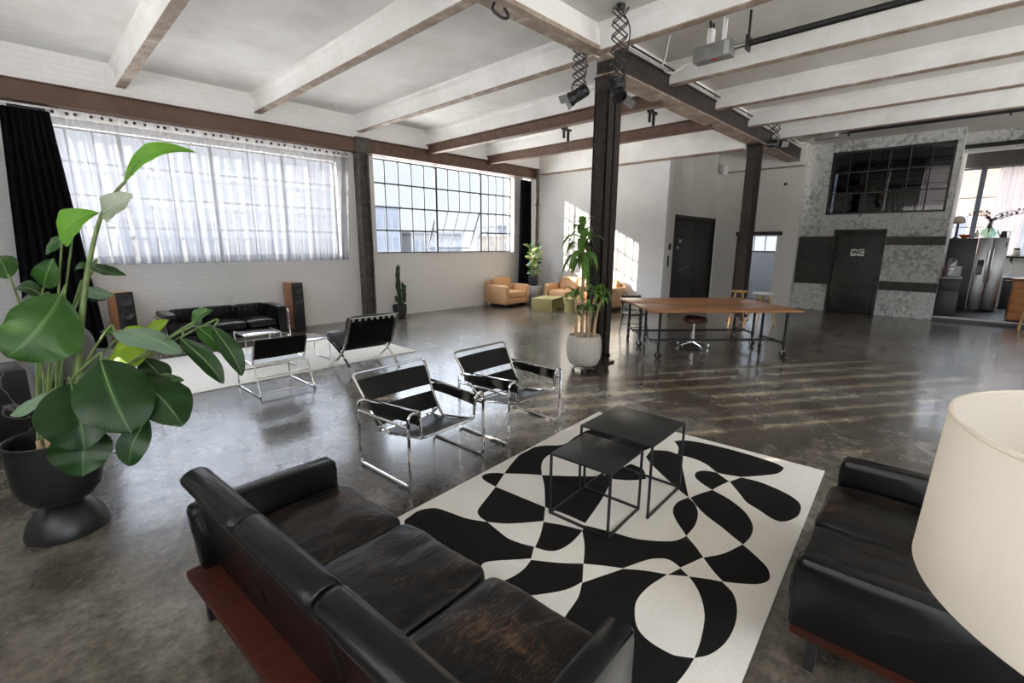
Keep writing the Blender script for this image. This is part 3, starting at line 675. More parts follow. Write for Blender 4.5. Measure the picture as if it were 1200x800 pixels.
RUG=[[(2.001,1.873,1),(1.943,2.004,0),(1.918,2.141,0),(1.889,2.255,0),(1.804,2.314,0),(1.711,2.305,0),(1.653,2.283,0),(1.595,2.155,0),(1.573,1.89,0),(1.568,1.671,0),(1.629,1.6,0),(1.689,1.617,0),(1.739,1.591,0),(1.82,1.514,0),(1.9,1.437,1),(1.997,1.49,1),(1.97,1.572,0),(1.958,1.664,0),(1.979,1.774,0)],[(1.891,1.43,1),(1.973,1.295,0),(2.057,1.185,1),(1.927,1.112,1),(1.83,1.143,0),(1.732,1.21,0),(1.651,1.286,0),(1.612,1.398,0),(1.621,1.435,0),(1.663,1.436,0),(1.74,1.417,0),(1.814,1.415,0)],[(2.371,2.133,1),(2.387,1.693,1),(2.249,1.602,1),(2.131,1.703,0),(2.056,1.784,0),(2.001,1.873,1),(2.013,1.952,0),(2.059,2.016,0),(2.206,2.074,0)],[(2.567,2.219,1),(2.371,2.133,1),(2.385,2.264,0),(2.423,2.323,0),(2.479,2.321,0),(2.531,2.278,0)],[(2.567,2.219,1),(2.74,2.286,0),(3.0,2.358,0),(3.176,2.303,0),(3.324,2.174,0),(3.554,2.185,0),(3.788,2.167,0),(3.859,2.02,0),(3.841,1.762,0),(3.919,1.613,0),(4.103,1.519,1),(3.842,1.531,0),(3.595,1.602,0),(3.521,1.768,0),(3.533,1.945,0),(3.401,2.043,0),(3.212,2.099,0),(3.096,2.144,0),(2.984,2.135,0),(2.868,2.08,0),(2.739,1.98,1),(2.666,2.093,0)],[(2.739,1.98,1),(2.899,1.769,0),(3.069,1.602,0),(3.372,1.541,1),(3.342,1.416,0),(3.21,1.334,1),(3.11,1.42,0),(3.041,1.531,1),(2.725,1.446,0),(2.404,1.384,1),(2.404,1.542,0),(2.387,1.693,1),(2.606,1.859,0)],[(3.732,1.523,1),(3.808,1.408,0),(3.798,1.29,1),(3.577,1.187,0),(3.155,0.987,1),(3.221,1.086,0),(3.367,1.277,0),(3.492,1.425,0),(3.574,1.499,1)],[(4.054,1.442,1),(4.144,1.358,0),(4.189,1.196,0),(4.204,1.002,0),(4.197,0.827,0),(4.173,0.657,0),(4.137,0.581,0),(4.096,0.561,0),(3.975,0.581,0),(3.848,0.675,0),(3.727,0.784,1),(3.689,0.89,0),(3.677,0.951,1),(3.766,1.059,0),(3.805,1.17,0),(3.8,1.313,1),(3.942,1.36,0)],[(3.576,1.077,0),(3.65,1.035,0),(3.677,0.951,1),(3.605,0.854,0),(3.597,0.833,1),(3.471,0.871,0),(3.377,0.892,1),(3.418,0.972,0),(3.487,1.053,0)],[(3.59,0.831,1),(3.719,0.782,1),(3.735,0.65,0),(3.687,0.486,0),(3.618,0.387,0),(3.522,0.348,0),(3.385,0.35,0),(3.269,0.399,0),(3.246,0.459,0),(3.308,0.565,0),(3.36,0.654,0),(3.461,0.731,0)],[(3.377,0.892,1),(3.318,0.755,0),(3.219,0.629,0),(3.086,0.55,0),(2.955,0.529,0),(2.831,0.542,1),(2.873,0.609,0),(2.932,0.694,0),(3.002,0.813,0),(3.077,0.9,0),(3.163,0.977,1),(3.276,0.937,0)],[(3.154,0.989,1),(3.043,1.024,0),(2.926,1.011,0),(2.824,0.952,0),(2.694,0.835,1),(2.844,0.834,0),(2.988,0.864,0),(3.095,0.921,0)],[(2.38,1.376,1),(2.426,1.217,0),(2.468,1.053,0),(2.558,0.912,0),(2.624,0.858,0),(2.694,0.835,1),(2.625,0.755,0),(2.555,0.687,1),(2.461,0.723,0),(2.382,0.754,1),(2.404,0.824,0),(2.38,0.877,0),(2.315,0.928,0),(2.166,0.997,1),(2.117,1.087,0),(2.057,1.185,1),(2.193,1.261,0),(2.316,1.352,1)],[(2.24,1.598,1),(2.291,1.48,0),(2.326,1.355,1),(2.178,1.342,0),(2.069,1.36,0),(2.018,1.405,0),(1.994,1.481,1),(2.108,1.528,0)],[(2.163,0.995,1),(2.227,0.899,0),(2.28,0.789,1),(2.123,0.827,0),(2.0,0.832,0),(1.912,0.804,0),(1.833,0.752,0),(1.797,0.681,0),(1.793,0.58,0),(1.813,0.531,0),(1.839,0.489,1),(1.757,0.492,0),(1.671,0.503,0),(1.576,0.528,0),(1.449,0.596,0),(1.394,0.715,0),(1.4,0.881,0),(1.539,1.022,0),(1.656,1.048,0),(1.813,1.069,0),(1.92,1.11,1)],[(2.375,0.752,1),(2.341,0.692,1),(2.278,0.786,1)],[(2.551,0.686,1),(2.668,0.607,0),(2.83,0.546,1),(2.783,0.479,0),(2.709,0.393,0),(2.646,0.36,0),(2.584,0.355,0),(2.518,0.393,0),(2.458,0.473,0),(2.42,0.538,1),(2.465,0.598,0)],[(2.341,0.692,1),(2.388,0.605,0),(2.416,0.543,1),(2.361,0.472,0),(2.265,0.427,0),(2.144,0.405,0),(2.012,0.41,0),(1.905,0.442,0),(1.839,0.489,1),(1.951,0.5,0),(2.09,0.528,0),(2.184,0.566,0),(2.272,0.623,0)]]
# ------------------------------------------------------------------ rug
def catmull_closed(pl, k=7):
    out = []; n = len(pl)
    for i in range(n):
        p1 = pl[i]; p2 = pl[(i + 1) % n]
        p0 = pl[i - 1] if not p1[2] else (2 * p1[0] - p2[0], 2 * p1[1] - p2[1], 0)
        p3 = pl[(i + 2) % n] if not p2[2] else (2 * p2[0] - p1[0], 2 * p2[1] - p1[1], 0)
        if p1[2]: p0 = (p1[0] - (p2[0] - p1[0]) * .6, p1[1] - (p2[1] - p1[1]) * .6, 0)
        for j in range(k):
            t = j / k; out.append(tuple(.5 * (2 * p1[c] + (-p0[c] + p2[c]) * t + (2 * p0[c] - 5 * p1[c] + 4 * p2[c] - p3[c]) * t * t + (-p0[c] + 3 * p1[c] - 3 * p2[c] + p3[c]) * t ** 3) for c in (0, 1)))
    return out
def make_rug():
    X0, X1, Y0, Y1, h = 1.30, 4.275, .300, 2.358, .012
    polys = [[(min(max(x, X0 + .02), X1 - .02), min(max(y, Y0 + .02), Y1 - .02)) for x, y in catmull_closed(r)] for r in RUG]
    n = 24; border = [(X0 + (X1 - X0) * i / n, Y0) for i in range(n)] + [(X1, Y0 + (Y1 - Y0) * i / n) for i in range(n)] + [(X1 - (X1 - X0) * i / n, Y1) for i in range(n)] + [(X0, Y1 - (Y1 - Y0) * i / n) for i in range(n)]
    pts = []; ed = []
    for pl in [border] + polys:
        o = len(pts); pts += [Vector(p) for p in pl]; ed += [(o + i, o + (i + 1) % len(pl)) for i in range(len(pl))]
    vo, eo, fo, *_ = delaunay_2d_cdt(pts, ed, [], 1, 1e-5)
    def inside(p, pl):
        c = False; x, y = p; j = len(pl) - 1
        for i in range(len(pl)):
            if (pl[i][1] > y) != (pl[j][1] > y) and x < (pl[j][0] - pl[i][0]) * (y - pl[i][1]) / (pl[j][1] - pl[i][1]) + pl[i][0]: c = not c
            j = i
        return c
    mb = MB(); mb.v = [V(p.x, p.y, h) for p in vo]
    for f in fo:
        c = sum((vo[i] for i in f), Vector((0, 0))) / len(f); k = any(inside(c, pl) for pl in polys)
        mb.f.append(list(f)); mb.m.append(1 if k else 0)
    mb.mat(0); nb = len(border); o = len(mb.v)
    mb.add([V(x, y, h) for x, y in border] + [V(x, y, 0.0005) for x, y in border], [[i, (i + 1) % nb, nb + (i + 1) % nb, nb + i] for i in range(nb)])
    mb.add([V(X0, Y0, .0005), V(X1, Y0, .0005), V(X1, Y1, .0005), V(X0, Y1, .0005)], [[3, 2, 1, 0]])
    o = mb.build('area_rug', ['rugcream', 'rugblack'], None, 30, (0, 0, 0), R(4))
    tag(o, 'cream wool rug with a black abstract looping pattern under the nested black tables', 'rug')
make_rug()
o = MB().lo((0, 0, .0005), (4.02, 2.25, .012), .003).build('area_rug', 'rugwhite', None, 30, (.40, 6.44, 0), R(.3))
tag(o, 'plain ivory rug in front of the far black chrome-framed sofa', 'rug')

# ------------------------------------------------------------------ leather sofas
def bprof(zb, zt):
    """back cushion section (x forward, z up): leaning, with a thick rolled top that overhangs behind"""
    return [(-.50, zb), (-.535, zb + .14), (-.585, zt - .15), (-.628, zt - .045), (-.648, zt - .012), (-.675, zt), (-.71, zt - .002), (-.74, zt - .016), (-.757, zt - .038), (-.752, zt - .062), (-.728, zt - .098), (-.700, zt - .17), (-.655, zb + .1), (-.62, zb)]
def make_sofa(label, cat, loc, rz, half, n, arm=.09, name='leather_sofa'):
    t = thing(name, label, cat, loc, rz)          # origin on the floor below the seat middle, +x is forward
    F = .36
    MB().lo((F - .76, -half + .015, .20), (F - .01, half - .015, .245), .006).build('base_plank', 'redwood', t)['label'] = 'dark red wooden plank base'
    for sx in (F - .70, F - .09):
        for sy in (-1, 1):
            MB().lo((sx - .02, sy * (half - .11) - .02, 0), (sx + .02, sy * (half - .11) + .02, .20), .003).build('leg', 'black', t)
    for sy in (-1, 1):
        mb = MB(); y0, y1 = sorted((sy * half, sy * (half - arm)))
        pr_ = [(F - .70, .246), (F - .004, .246), (F, .26), (F + .004, .50), (F - .004, .545), (F - .022, .562), (F - .30, .570), (F - .69, .572), (F - .715, .565), (F - .725, .54)]
        mb.extrude([(x, z) for x, z in pr_], y0, y1, 'y', [(0, .955), (.06, .985), (.16, 1), (.84, 1), (.94, .985), (1, .955)])
        mb.build('armrest', 'leather', t, 50)
    w = (2 * (half - arm) - .006 * (n + 1)) / n
    for k in range(n):
        yc = (half - arm) - .006 - w / 2 - k * (w + .006)
        MB().cushion((F - .305, yc, .338), (.67, w + .004, .18), (11, 6), .016, .009, 26, seed=k * 3.1 + half).build('seat_cushion', 'leatherworn', t, 80)
        mb = MB(); zt = .785
        mb.extrude([(x + F, z) for x, z in bprof(.25, zt)], yc - w / 2 + .002, yc + w / 2 - .002, 'y', [(0, .84), (.012, .93), (.035, .985), (.07, 1), (.5, 1.012), (.93, 1), (.965, .985), (.988, .93), (1, .84)])
        bc = mb.build('back_cushion', 'leather', t, 60)
        sm = MB().tube([(F - .708, yc - w / 2 + .03, zt - .150), (F - .708, yc + w / 2 - .03, zt - .150)], .0035, 6)
        sm.build('piping', 'leather', bc)
    MB().lo((F - .645, -half + arm, .245), (F - .60, half - arm, .50), .01).build('back_panel', 'leather', t)
    return t
make_sofa('three-seat black leather sofa on a dark red plank base at the rug edge', 'sofa', (.806, 1.553, 0), R(4.1), .968, 3)
make_sofa('worn black leather two-cushion sofa beside the cream lampshade, facing across the rug', 'sofa', (2.632, -.005, 0), R(92), .625, 2, .085)

# ------------------------------------------------------------------ nested tables
def nest(label, loc, rz, s, h, skip=None):
    t = thing('nesting_table', label, 'table', loc, rz, 'nested black side tables'); a = s / 2; q = .007
    MB().lo((-a, -a, h - .012), (a, a, h), .002).build('tabletop', 'tabletop_black', t)
    for sx in (-1, 1):
        for sy in (-1, 1): MB().lo((sx * (a - q) - q, sy * (a - q) - q, .0125), (sx * (a - q) + q, sy * (a - q) + q, h - .012)).build('leg', 'black', t)
    mb = MB()
    for sx in (-1, 1):
        if skip == sx: continue
        mb.lo((sx * (a - q) - q, -a, .0125), (sx * (a - q) + q, a, .0125 + 2 * q))
    for sy in (-1, 1): mb.lo((-a, sy * (a - q) - q, .0125), (a, sy * (a - q) + q, .0125 + 2 * q))
    mb.build('floor_rail', 'black', t)
nest('lower of the two nested black metal side tables, nearer the leather sofa', (2.46, 1.585, 0), R(4), .445, .445)
nest('taller of the two nested black metal side tables, partly covering the lower one', (2.882, 1.565, 0), R(3), .545, .525, skip=-1)

# ------------------------------------------------------------------ tubular armchairs with leather straps
def tubular_armchair(label, loc, rz):
    t = thing('tubular_armchair', label, 'chair', loc, rz, 'chrome tube armchairs with black leather straps')   # +y is forward
    r = .0115; fr = MB(); X = .385
    # one continuous front loop: runner, front leg, over at arm height, down to the seat rail, across, and back
    side = lambda s: [(s * X, -.32, .50), (s * X, -.325, .012), (s * X, .33, .012), (s * X, .33, .575), (s * .285, .335, .575), (s * .275, .33, .365)]
    a = side(-1); b = side(1)[::-1]
    fr.tube(fillet(a + b, .05, 6), r, 8)
    fr.build('frame', 'chrome', t)
    for s in (-1, 1):
        sr = MB(); sr.tube(fillet([(s * X, -.32, .49), (s * (X - .005), -.315, .535), (s * .345, -.30, .545)], .03), r, 8)
        sr.tube([(s * X, -.325, .46), (s * X, .33, .475)], r, 8)
        sr.tube(fillet([(s * .345, -.30, .545), (s * .33, -.1, .56), (s * .285, .335, .575)], .1), r * .9, 8)
        sr.build('side_rail', 'chrome', t)
    bk = MB(); up = lambda s: [(s * .275, -.06, .30), (s * .315, -.20, .40), (s * .368, -.415, .738)]
    bk.tube(fillet(up(-1) + up(1)[::-1], .045, 6), r, 8); bk.tube(fillet([(-.275, -.06, .30), (-.27, .33, .365)], .01), r, 8).tube(fillet([(.275, -.06, .30), (.27, .33, .365)], .01), r, 8)
    bk.tube([(-.275, -.20, .285), (.275, -.20, .285)], r, 8).tube([(-.275, -.20, .285), (-.28, -.14, .345)], r, 8).tube([(.275, -.20, .285), (.28, -.14, .345)], r, 8)
    bk.build('back_frame', 'chrome', t)
    # straps of leather
    def strap(p0, p1, hv, sag, name, n=14):
        p0, p1, hv = Vector(p0), Vector(p1), Vector(hv)
        nrm = (p1 - p0).cross(hv).normalized()
        fn = lambda u, v: p0.lerp(p1, u) + hv * (v - .5) + nrm * sag * 4 * u * (1 - u)
        return MB().grid(fn, n, 4, .004).build(name, 'sling', t, 60)
    strap((-.350, -.345, .600), (.350, -.345, .600), V(0, -.098, .160), -.03, 'back_strap')
    strap((-.318, -.215, .405), (.318, -.215, .405), V(0, -.085, .13), -.025, 'lumbar_strap')
    def seat(u, v):
        x = -.262 + .524 * u; y = .325 - .50 * v; z = .372 - .085 * v - .022 * math.sin(PI * v) - .016 * 4 * u * (1 - u)
        return V(x, y, z)
    MB().grid(seat, 12, 12, .004).build('seat', 'sling', t, 60)
    for s in (-1, 1):
        o = strap((s * .345, -.29, .522), (s * .290, .325, .522), V(0, 0, .098), s * .012, 'arm_strap')
        wr = MB().grid(lambda u, v: V(s * .288 + .018 * math.cos(PI * 2 * u), .325 + .016 * math.sin(PI * 2 * u), .475 + .1 * v), 12, 2).build('strap_end', 'sling', o)
    return t
w1 = tubular_armchair('chrome tube armchair with black leather straps, nearer the three-seat leather sofa', (2.125, 3.075, 0), R(183.5))
dup(w1, (3.19, 3.095, 0), R(182.5), 'chrome tube armchair with black leather straps, nearer the potted plant at the column', 'chrome tube armchairs with black leather straps')

# ------------------------------------------------------------------ floor lamp shade in the corner of the frame
t = thing('floor_lamp', 'large cream linen drum lampshade of a floor lamp beside the leather sofas', 'lamp', (1.06, -.31, 0), 0)
zt, zb, ra, rb = 1.516, 1.246, .299, .310
mb = MB(); prof = [(rb, zb), (rb + .002, zb + .004), (ra + .002, zt - .004), (ra, zt), (ra - .004, zt), (ra - .003, zt - .006), (rb - .004, zb + .006), (rb - .004, zb), (rb, zb)]
mb.lathe(prof, 96); mb.build('lamp_shade', 'shade', t, 50)
mb = MB().tube([(ra * math.cos(a), ra * math.sin(a), zt - .004) for a in [2 * PI * k / 64 for k in range(64)]], .004, 6, closed=True)
for k in range(3):
    a = 2 * PI * k / 3 + .4; mb.tube([(.02 * math.cos(a), .02 * math.sin(a), zt - .06), (ra * math.cos(a), ra * math.sin(a), zt - .008)], .003, 6)
mb.build('shade_ring', 'shade', t)
MB().tube([(0, 0, .02), (0, 0, zb + .06)], .012, 10).lathe([(0, 0), (.15, 0), (.15, .015), (.03, .025), (0, .025)], 40).build('stand', 'black', t)
b_ = MB().lathe([(0, .05), (.02, .05), (.022, .11), (0, .11)], 16, (0, 0, zb)).build('socket', 'black', t); MB().lathe([(0, 0), (.016, .0), (.02, .02), (.034, .06), (.03, .09), (0, .105)], 18, (0, 0, zb + .11)).build('bulb', 'white', t)
# ------------------------------------------------------------------ the far seating group by the curtained window
def chrome_sofa():
    t = thing('chrome_framed_sofa', 'black leather three-seat sofa in a chrome tube frame, between the two loudspeakers', 'sofa', (2.36, 9.28, 0), R(.5))   # +y is the back
    hx, hy = .93, .40
    for sx in (-1, 1):
        MB().cushion((sx * (hx - .09), 0.0, .40), (.15, .74, .50), (18, 14), .002, .001, 12).build('armrest', 'leather', t, 70)
    w = (2 * (hx - .175)) / 3
    for k in range(3):
        xc = -(hx - .175) + w * (k + .5)
        MB().cushion((xc, -.07, .355), (w - .006, .60, .15), (9, 5), .015, .004, 12, seed=k).build('seat_cushion', 'leather', t, 70)
        MB().cushion((xc, -.07, .22), (w - .006, .62, .15), (10, 8), .0, .0, 8).build('base_cushion', 'leather', t, 70)
        mb = MB().cushion((xc, .29, .43), (w - .004, .15, .46), (14, 10), 0, .003, 12, seed=k + 5)
        bk = mb.build('back_cushion', 'leather', t, 70)
        st = MB()
        for q in range(5): st.tube([(xc - w / 2 + .05 + q * .1, .213, .56), (xc - w / 2 + .05 + q * .1, .213, .63)], .002, 4)
        st.build('stitching', 'dullchrome', bk)
    fr = MB(); r = .014
    for sx in (-1, 1):
        fr.tube(fillet([(sx * hx, -hy, 0), (sx * hx, -hy, .565), (sx * hx, hy, .565), (sx * hx, hy, 0)], .04), r, 8)
        fr.tube(fillet([(sx * hx, -hy, .09), (sx * hx, hy, .09)], .01), r, 8)
    for y in (-hy, hy): fr.tube([(-hx, y, .09), (hx, y, .09)], r, 8)
    fr.tube([(-hx, hy, .565), (hx, hy, .565)], r, 8)
    for x in (-.3, .3): fr.tube([(x, -hy, 0), (x, -hy, .09)], r * .9, 8)
    fr.build('frame', 'chrome', t)
chrome_sofa()
def speaker(label, loc, rz):
    t = thing('loudspeaker', label, 'speaker', loc, rz, 'floor standing loudspeakers')   # front faces -y
    MB().lo((-.115, -.17, .03), (.115, .17, .98), .006).build('cabinet', 'speakerwood', t)
    MB().lo((-.118, -.185, .03), (.118, -.165, .98), .006).build('baffle', 'cone', t)
    MB().lo((-.12, -.19, 0), (.12, .18, .03), .004).build('foot_plate', 'black', t)
    for z, r in ((.84, .082), (.62, .082)):
        c = MB(); c.lathe([(0, .012), (r * .35, .012), (r * .36, .002), (r * .8, .022), (r * .92, .03), (r, .024), (r, .0)], 24)
        o = c.build('driver', 'speakercone2' if 'speakercone2' in M else 'cone', t); o.location = (0, -.185, z); o.rotation_euler = (R(90), 0, 0)
    for z, r in ((.735, .03), (.50, .045)):
        c = MB(); c.lathe([(0, -.02), (r * .7, -.02), (r * .8, .004), (r, .006), (r, 0)], 20)
        o = c.build('tweeter' if r < .04 else 'bass_port', 'black', t); o.location = (0, -.186, z); o.rotation_euler = (R(90), 0, 0)
M['speakercone2'] = plain('grey_speaker_cone', (.05, .05, .052), rough=.35)
speaker('wood-sided floor loudspeaker at the right end of the chrome-framed sofa', (3.80, 9.90, 0), R(6)); speaker('wood-sided floor loudspeaker beside the long black curtain', (1.04, 9.84, 0), R(14))
def side_table(label, loc, rz, s, h, sx=1.0):
    t = thing('chrome_side_table', label, 'table', loc, rz, 'chrome tube side tables'); a = s / 2; b = s / 2 * sx; r = .010
    mb = MB()
    for s_ in (-1, 1): mb.tube(fillet([(s_ * a, -b, h - .012), (s_ * a, -b, .012), (s_ * a, b, .012), (s_ * a, b, h - .012)], .05), r, 8)
    mb.tube(fillet([(-a, -b, h - .012), (a, -b, h - .012), (a, b, h - .012), (-a, b, h - .012)], .05, closed=True), r, 8, closed=True)
    mb.build('frame', 'chrome', t)
    MB().lo((-a + .01, -b + .01, h - .012), (a - .01, b - .01, h), .002).build('tabletop', 'tableglass', t)
side_table('chrome side table with glass top directly in front of the chrome-framed sofa', (2.35, 7.63, .008), R(0), .50, .45); side_table('lower chrome side table with glass top behind the steel tube lounge chair', (2.83, 7.09, .008), R(2), .52, .36, 1.0)
# low lounge chair of steel tube
t = thing('tube_lounge_chair', 'low chrome tube lounge chair with a black back band and pale seat, back turned', 'chair', (2.02, 6.05, 0), R(1)); r = .0105
fr = MB()
for s in (-1, 1):
    fr.tube(fillet([(s * .30, -.23, .36), (s * .315, -.39, .010), (s * .315, .37, .010), (s * .30, .34, .36)], .045), r, 8)
    fr.tube(fillet([(s * .30, .34, .40), (s * .30, -.16, .36), (s * .30, -.30, .68)], .04), r, 8)
fr.tube([(-.30, .34, .37), (.30, .34, .37)], r, 8).tube([(-.305, -.28, .23), (.305, -.28, .23)], r, 8).tube([(-.31, -.36, .06), (.31, -.36, .06)], r * .8, 8).tube([(-.30, -.20, .36), (.30, -.20, .36)], r, 8).tube([(-.305, .35, .2), (.305, .35, .2)], r, 8)
fr.build('frame', 'chrome', t)
MB().grid(lambda u, v: V(-.312 + .624 * u, -.19 - .105 * v - .02 * math.sin(PI * u), .43 + .24 * v), 12, 6, .012).build('back_band', 'sling', t, 60)
MB().grid(lambda u, v: V(-.285 + .57 * u, -.17 + .50 * v, .372 + .03 * v - .012 * math.sin(PI * v)), 8, 8, .01).build('seat', 'seatmesh', t, 60)
# x-framed lounge chair
t = thing('x_frame_lounge_chair', 'black tufted leather lounge chair on crossed chrome legs with strapped back', 'chair', (3.30, 6.22, 0), R(-2)); hw = .375
def flatcurve(pts, w, th, name):
    ps = bez(pts, 28); mb = MB()
    for s in (-1, 1):
        x = s * (hw - .02); vs = []; fs = []
        for i, p in enumerate(ps):
            tg = (ps[min(i + 1, len(ps) - 1)] - ps[max(i - 1, 0)]).normalized(); n = V(0, -tg.z, tg.y)
            for dx, dn in ((-w / 2, -th / 2), (w / 2, -th / 2), (w / 2, th / 2), (-w / 2, th / 2)): vs.append(V(x + dx, p.y, p.z) + n * dn)
        for i in range(len(ps) - 1):
            for k in range(4): fs.append([i * 4 + k, i * 4 + (k + 1) % 4, (i + 1) * 4 + (k + 1) % 4, (i + 1) * 4 + k])
        fs += [[3, 2, 1, 0], [len(vs) - 4 + k for k in range(4)]]
        mb.add(vs, fs)
    return mb
# back upright runs down and forward to the front foot, seat rail runs back to the rear foot
A_ = flatcurve([(0, -.42, .80), (0, -.33, .58), (0, -.17, .33), (0, .08, .14), (0, .36, .006)], .035, .012, '')
def half(mb, sgn):
    keep = {i for i, v in enumerate(mb.v) if v.x * sgn > 0}; ix = {o: k for k, o in enumerate(sorted(keep))}; q = MB(); q.v = [mb.v[i] for i in sorted(keep)]
    for f in mb.f:
        if all(i in keep for i in f): q.f.append([ix[i] for i in f]); q.m.append(0)
    return q
for s_ in (-1, 1): half(A_, s_).build('back_leg', 'chrome', t)
B_ = flatcurve([(0, .40, .42), (0, .15, .34), (0, -.10, .24), (0, -.28, .12), (0, -.40, .006)], .035, .012, '')
B_.tube([(-hw + .02, .38, .41), (hw - .02, .38, .41)], .012, 8).tube([(-hw + .02, -.41, .78), (hw - .02, -.41, .78)], .012, 8).tube([(-hw + .02, -.2, .36), (hw - .02, -.2, .36)], .01, 8)
B_.build('seat_leg_frame', 'chrome', t)
rot = Matrix.Rotation(R(-116), 3, 'X')
mb = MB().cushion((0, 0, 0), (.74, .50, .085), (12, 5), .01, .0, 16, rot=Matrix.Rotation(R(114), 3, 'X')); o = mb.build('backrest', 'leather', t, 70); o.location = (0, -.275, .575)
mb = MB().cushion((0, 0, 0), (.74, .54, .09), (12, 5), .015, .0, 16, rot=Matrix.Rotation(R(17), 3, 'X')); o = mb.build('seat', 'leather', t, 70); o.location = (0, .15, .395)
tf = MB()
for i in range(5):
    for j in range(4):
        tf.lathe([(0, .004), (.008, .003), (.011, 0)], 8, (-.3 + .15 * i, .0 + .13 * j - .05, .455 + .045 * j * .9))
tf.build('tufts', 'leather', t)
for k in range(8):
    x = -.31 + k * .0885; o = MB().box((x, -.432, .765), (.035, .006, .05), .002, rot=Matrix.Rotation(R(24), 3, 'X')).build('strap', 'seatmesh', t)

# ------------------------------------------------------------------ tan seating under the bare window
def caster(mb, x, y, r=.035, z=0):
    mb.lathe([(0, -.012), (r * .8, -.012), (r, -.006), (r, .006), (r * .8, .012), (0, .012)], 14, (0, 0, 0))
def caster_mesh(r=.035, top=.08):
    """wheel turned on edge, fork and top plate"""
    mb = MB(); vs = []; n = 16
    for dx in (-.012, .012):
        for k in range(n): a = 2 * PI * k / n; vs.append(V(dx, r * math.cos(a), r + r * math.sin(a)))
    fs = [[k, (k + 1) % n, n + (k + 1) % n, n + k] for k in range(n)] + [list(range(n))[::-1], list(range(n, 2 * n))]
    mb.mat(1).add(vs, fs); mb.mat(0).lo((-.022, -.012, r - .01), (-.016, .02, top - .006)).lo((.016, -.012, r - .01), (.022, .02, top - .006)).lo((-.028, -.028, top - .008), (.028, .028, top)).tube([(-.024, 0, r), (.024, 0, r)], .006, 6)
    return mb
def add_casters(t, pts, r=.035, top=.08, mats=('dullchrome', 'rubber')):
    first = None
    for k, (x, y) in enumerate(pts):
        if first is None: first = caster_mesh(r, top).build('caster', list(mats), t); o = first
        else: o = first.copy(); COL.objects.link(o); o.parent = t
        o.location = (x, y, 0); o.rotation_euler = (0, 0, (x * 7 + y * 3) % 3)
def tan_seat(name, label, cat, loc, rz, wd, n, dp=.82):
    t = thing(name, label, cat, loc, rz); hx = wd / 2; a = .16   # front is -y
    MB().lo((-hx + .01, -dp / 2 + .01, .08), (hx - .01, dp / 2 - .01, .24), .02, 3).build('base', 'leathertan', t)
    for s in (-1, 1): MB().cushion((s * (hx - a / 2), 0, .345), (a, dp, .53), (14, 9), .004, .004, 12).build('armrest', 'leathertan', t, 70)
    w = (wd - 2 * a) / n
    for k in range(n):
        xc = -hx + a + w * (k + .5)
        MB().cushion((xc, -.07, .335), (w - .004, dp - .16, .20), (10, 6), .02, .006, 12, seed=k).build('seat_cushion', 'leathertan', t, 70)
        MB().cushion((xc, .235, .60), (w - .01, .20, .42), (8, 5), .01, .008, 12, rot=Matrix.Rotation(R(-10), 3, 'X'), seed=k + 3).build('back_cushion', 'leathertan', t, 70)
    MB().cushion((0, dp / 2 - .06, .40), (wd - .02, .12, .62), (14, 9), 0, .003, 10).build('back_panel', 'leathertan', t, 70)
    add_casters(t, [(s * (hx - .1), q * (dp / 2 - .1)) for s in (-1, 1) for q in (-1, 1)], .032, .08)
    return t
tan_seat('tan_armchair', 'tan leather armchair on casters beneath the bare steel window', 'armchair', (9.82, 9.66, 0), R(3), 1.06, 1)
tan_seat('tan_sofa', 'long tan leather sofa on casters along the sunlit white wall', 'sofa', (11.24, 7.95, 0), R(-90), 2.35, 3)
t = thing('olive_coffee_table', 'rectangular olive coloured folded-sheet coffee table in front of the tan sofa', 'table', (9.95, 8.22, 0), R(18)); hx, hy, h = .45, .29, .34
MB().lo((-hx, -hy, h - .015), (hx, hy, h), .004).build('tabletop', 'olive', t)
for x, y0, y1 in ((-hx + .01, -hy, hy), (hx - .01, -hy, hy)): MB().lo((x - .01, y0, 0), (x + .01, y1, h - .015), .002).build('side_panel', 'olive', t)
MB().lo((-.01, -hy + .04, 0), (.01, hy - .04, h - .015)).build('centre_panel', 'olive', t)
t = thing('olive_stool', 'round olive coloured side stool behind the potted cane plant', 'stool', (10.0, 7.48, 0), 0)
MB().lathe([(0, .34), (.19, .34), (.20, .345), (.20, .365), (.19, .37), (0, .37)], 32).build('seat', 'olive', t); MB().lathe([(.17, 0), (.155, .34), (0, .34)], 32).build('base', 'olive', t)
t = thing('plinth', 'grey plinth under the potted rubber plant in the far corner', 'plinth', (10.70, 9.42, 0), R(10)); 
MB().lo((-.20, -.20, 0), (.20, .20, .52), .004).build('body', 'plinth', t); MB().lo((-.205, -.205, .52), (.205, .205, .535), .003).build('top', 'plinth', t)

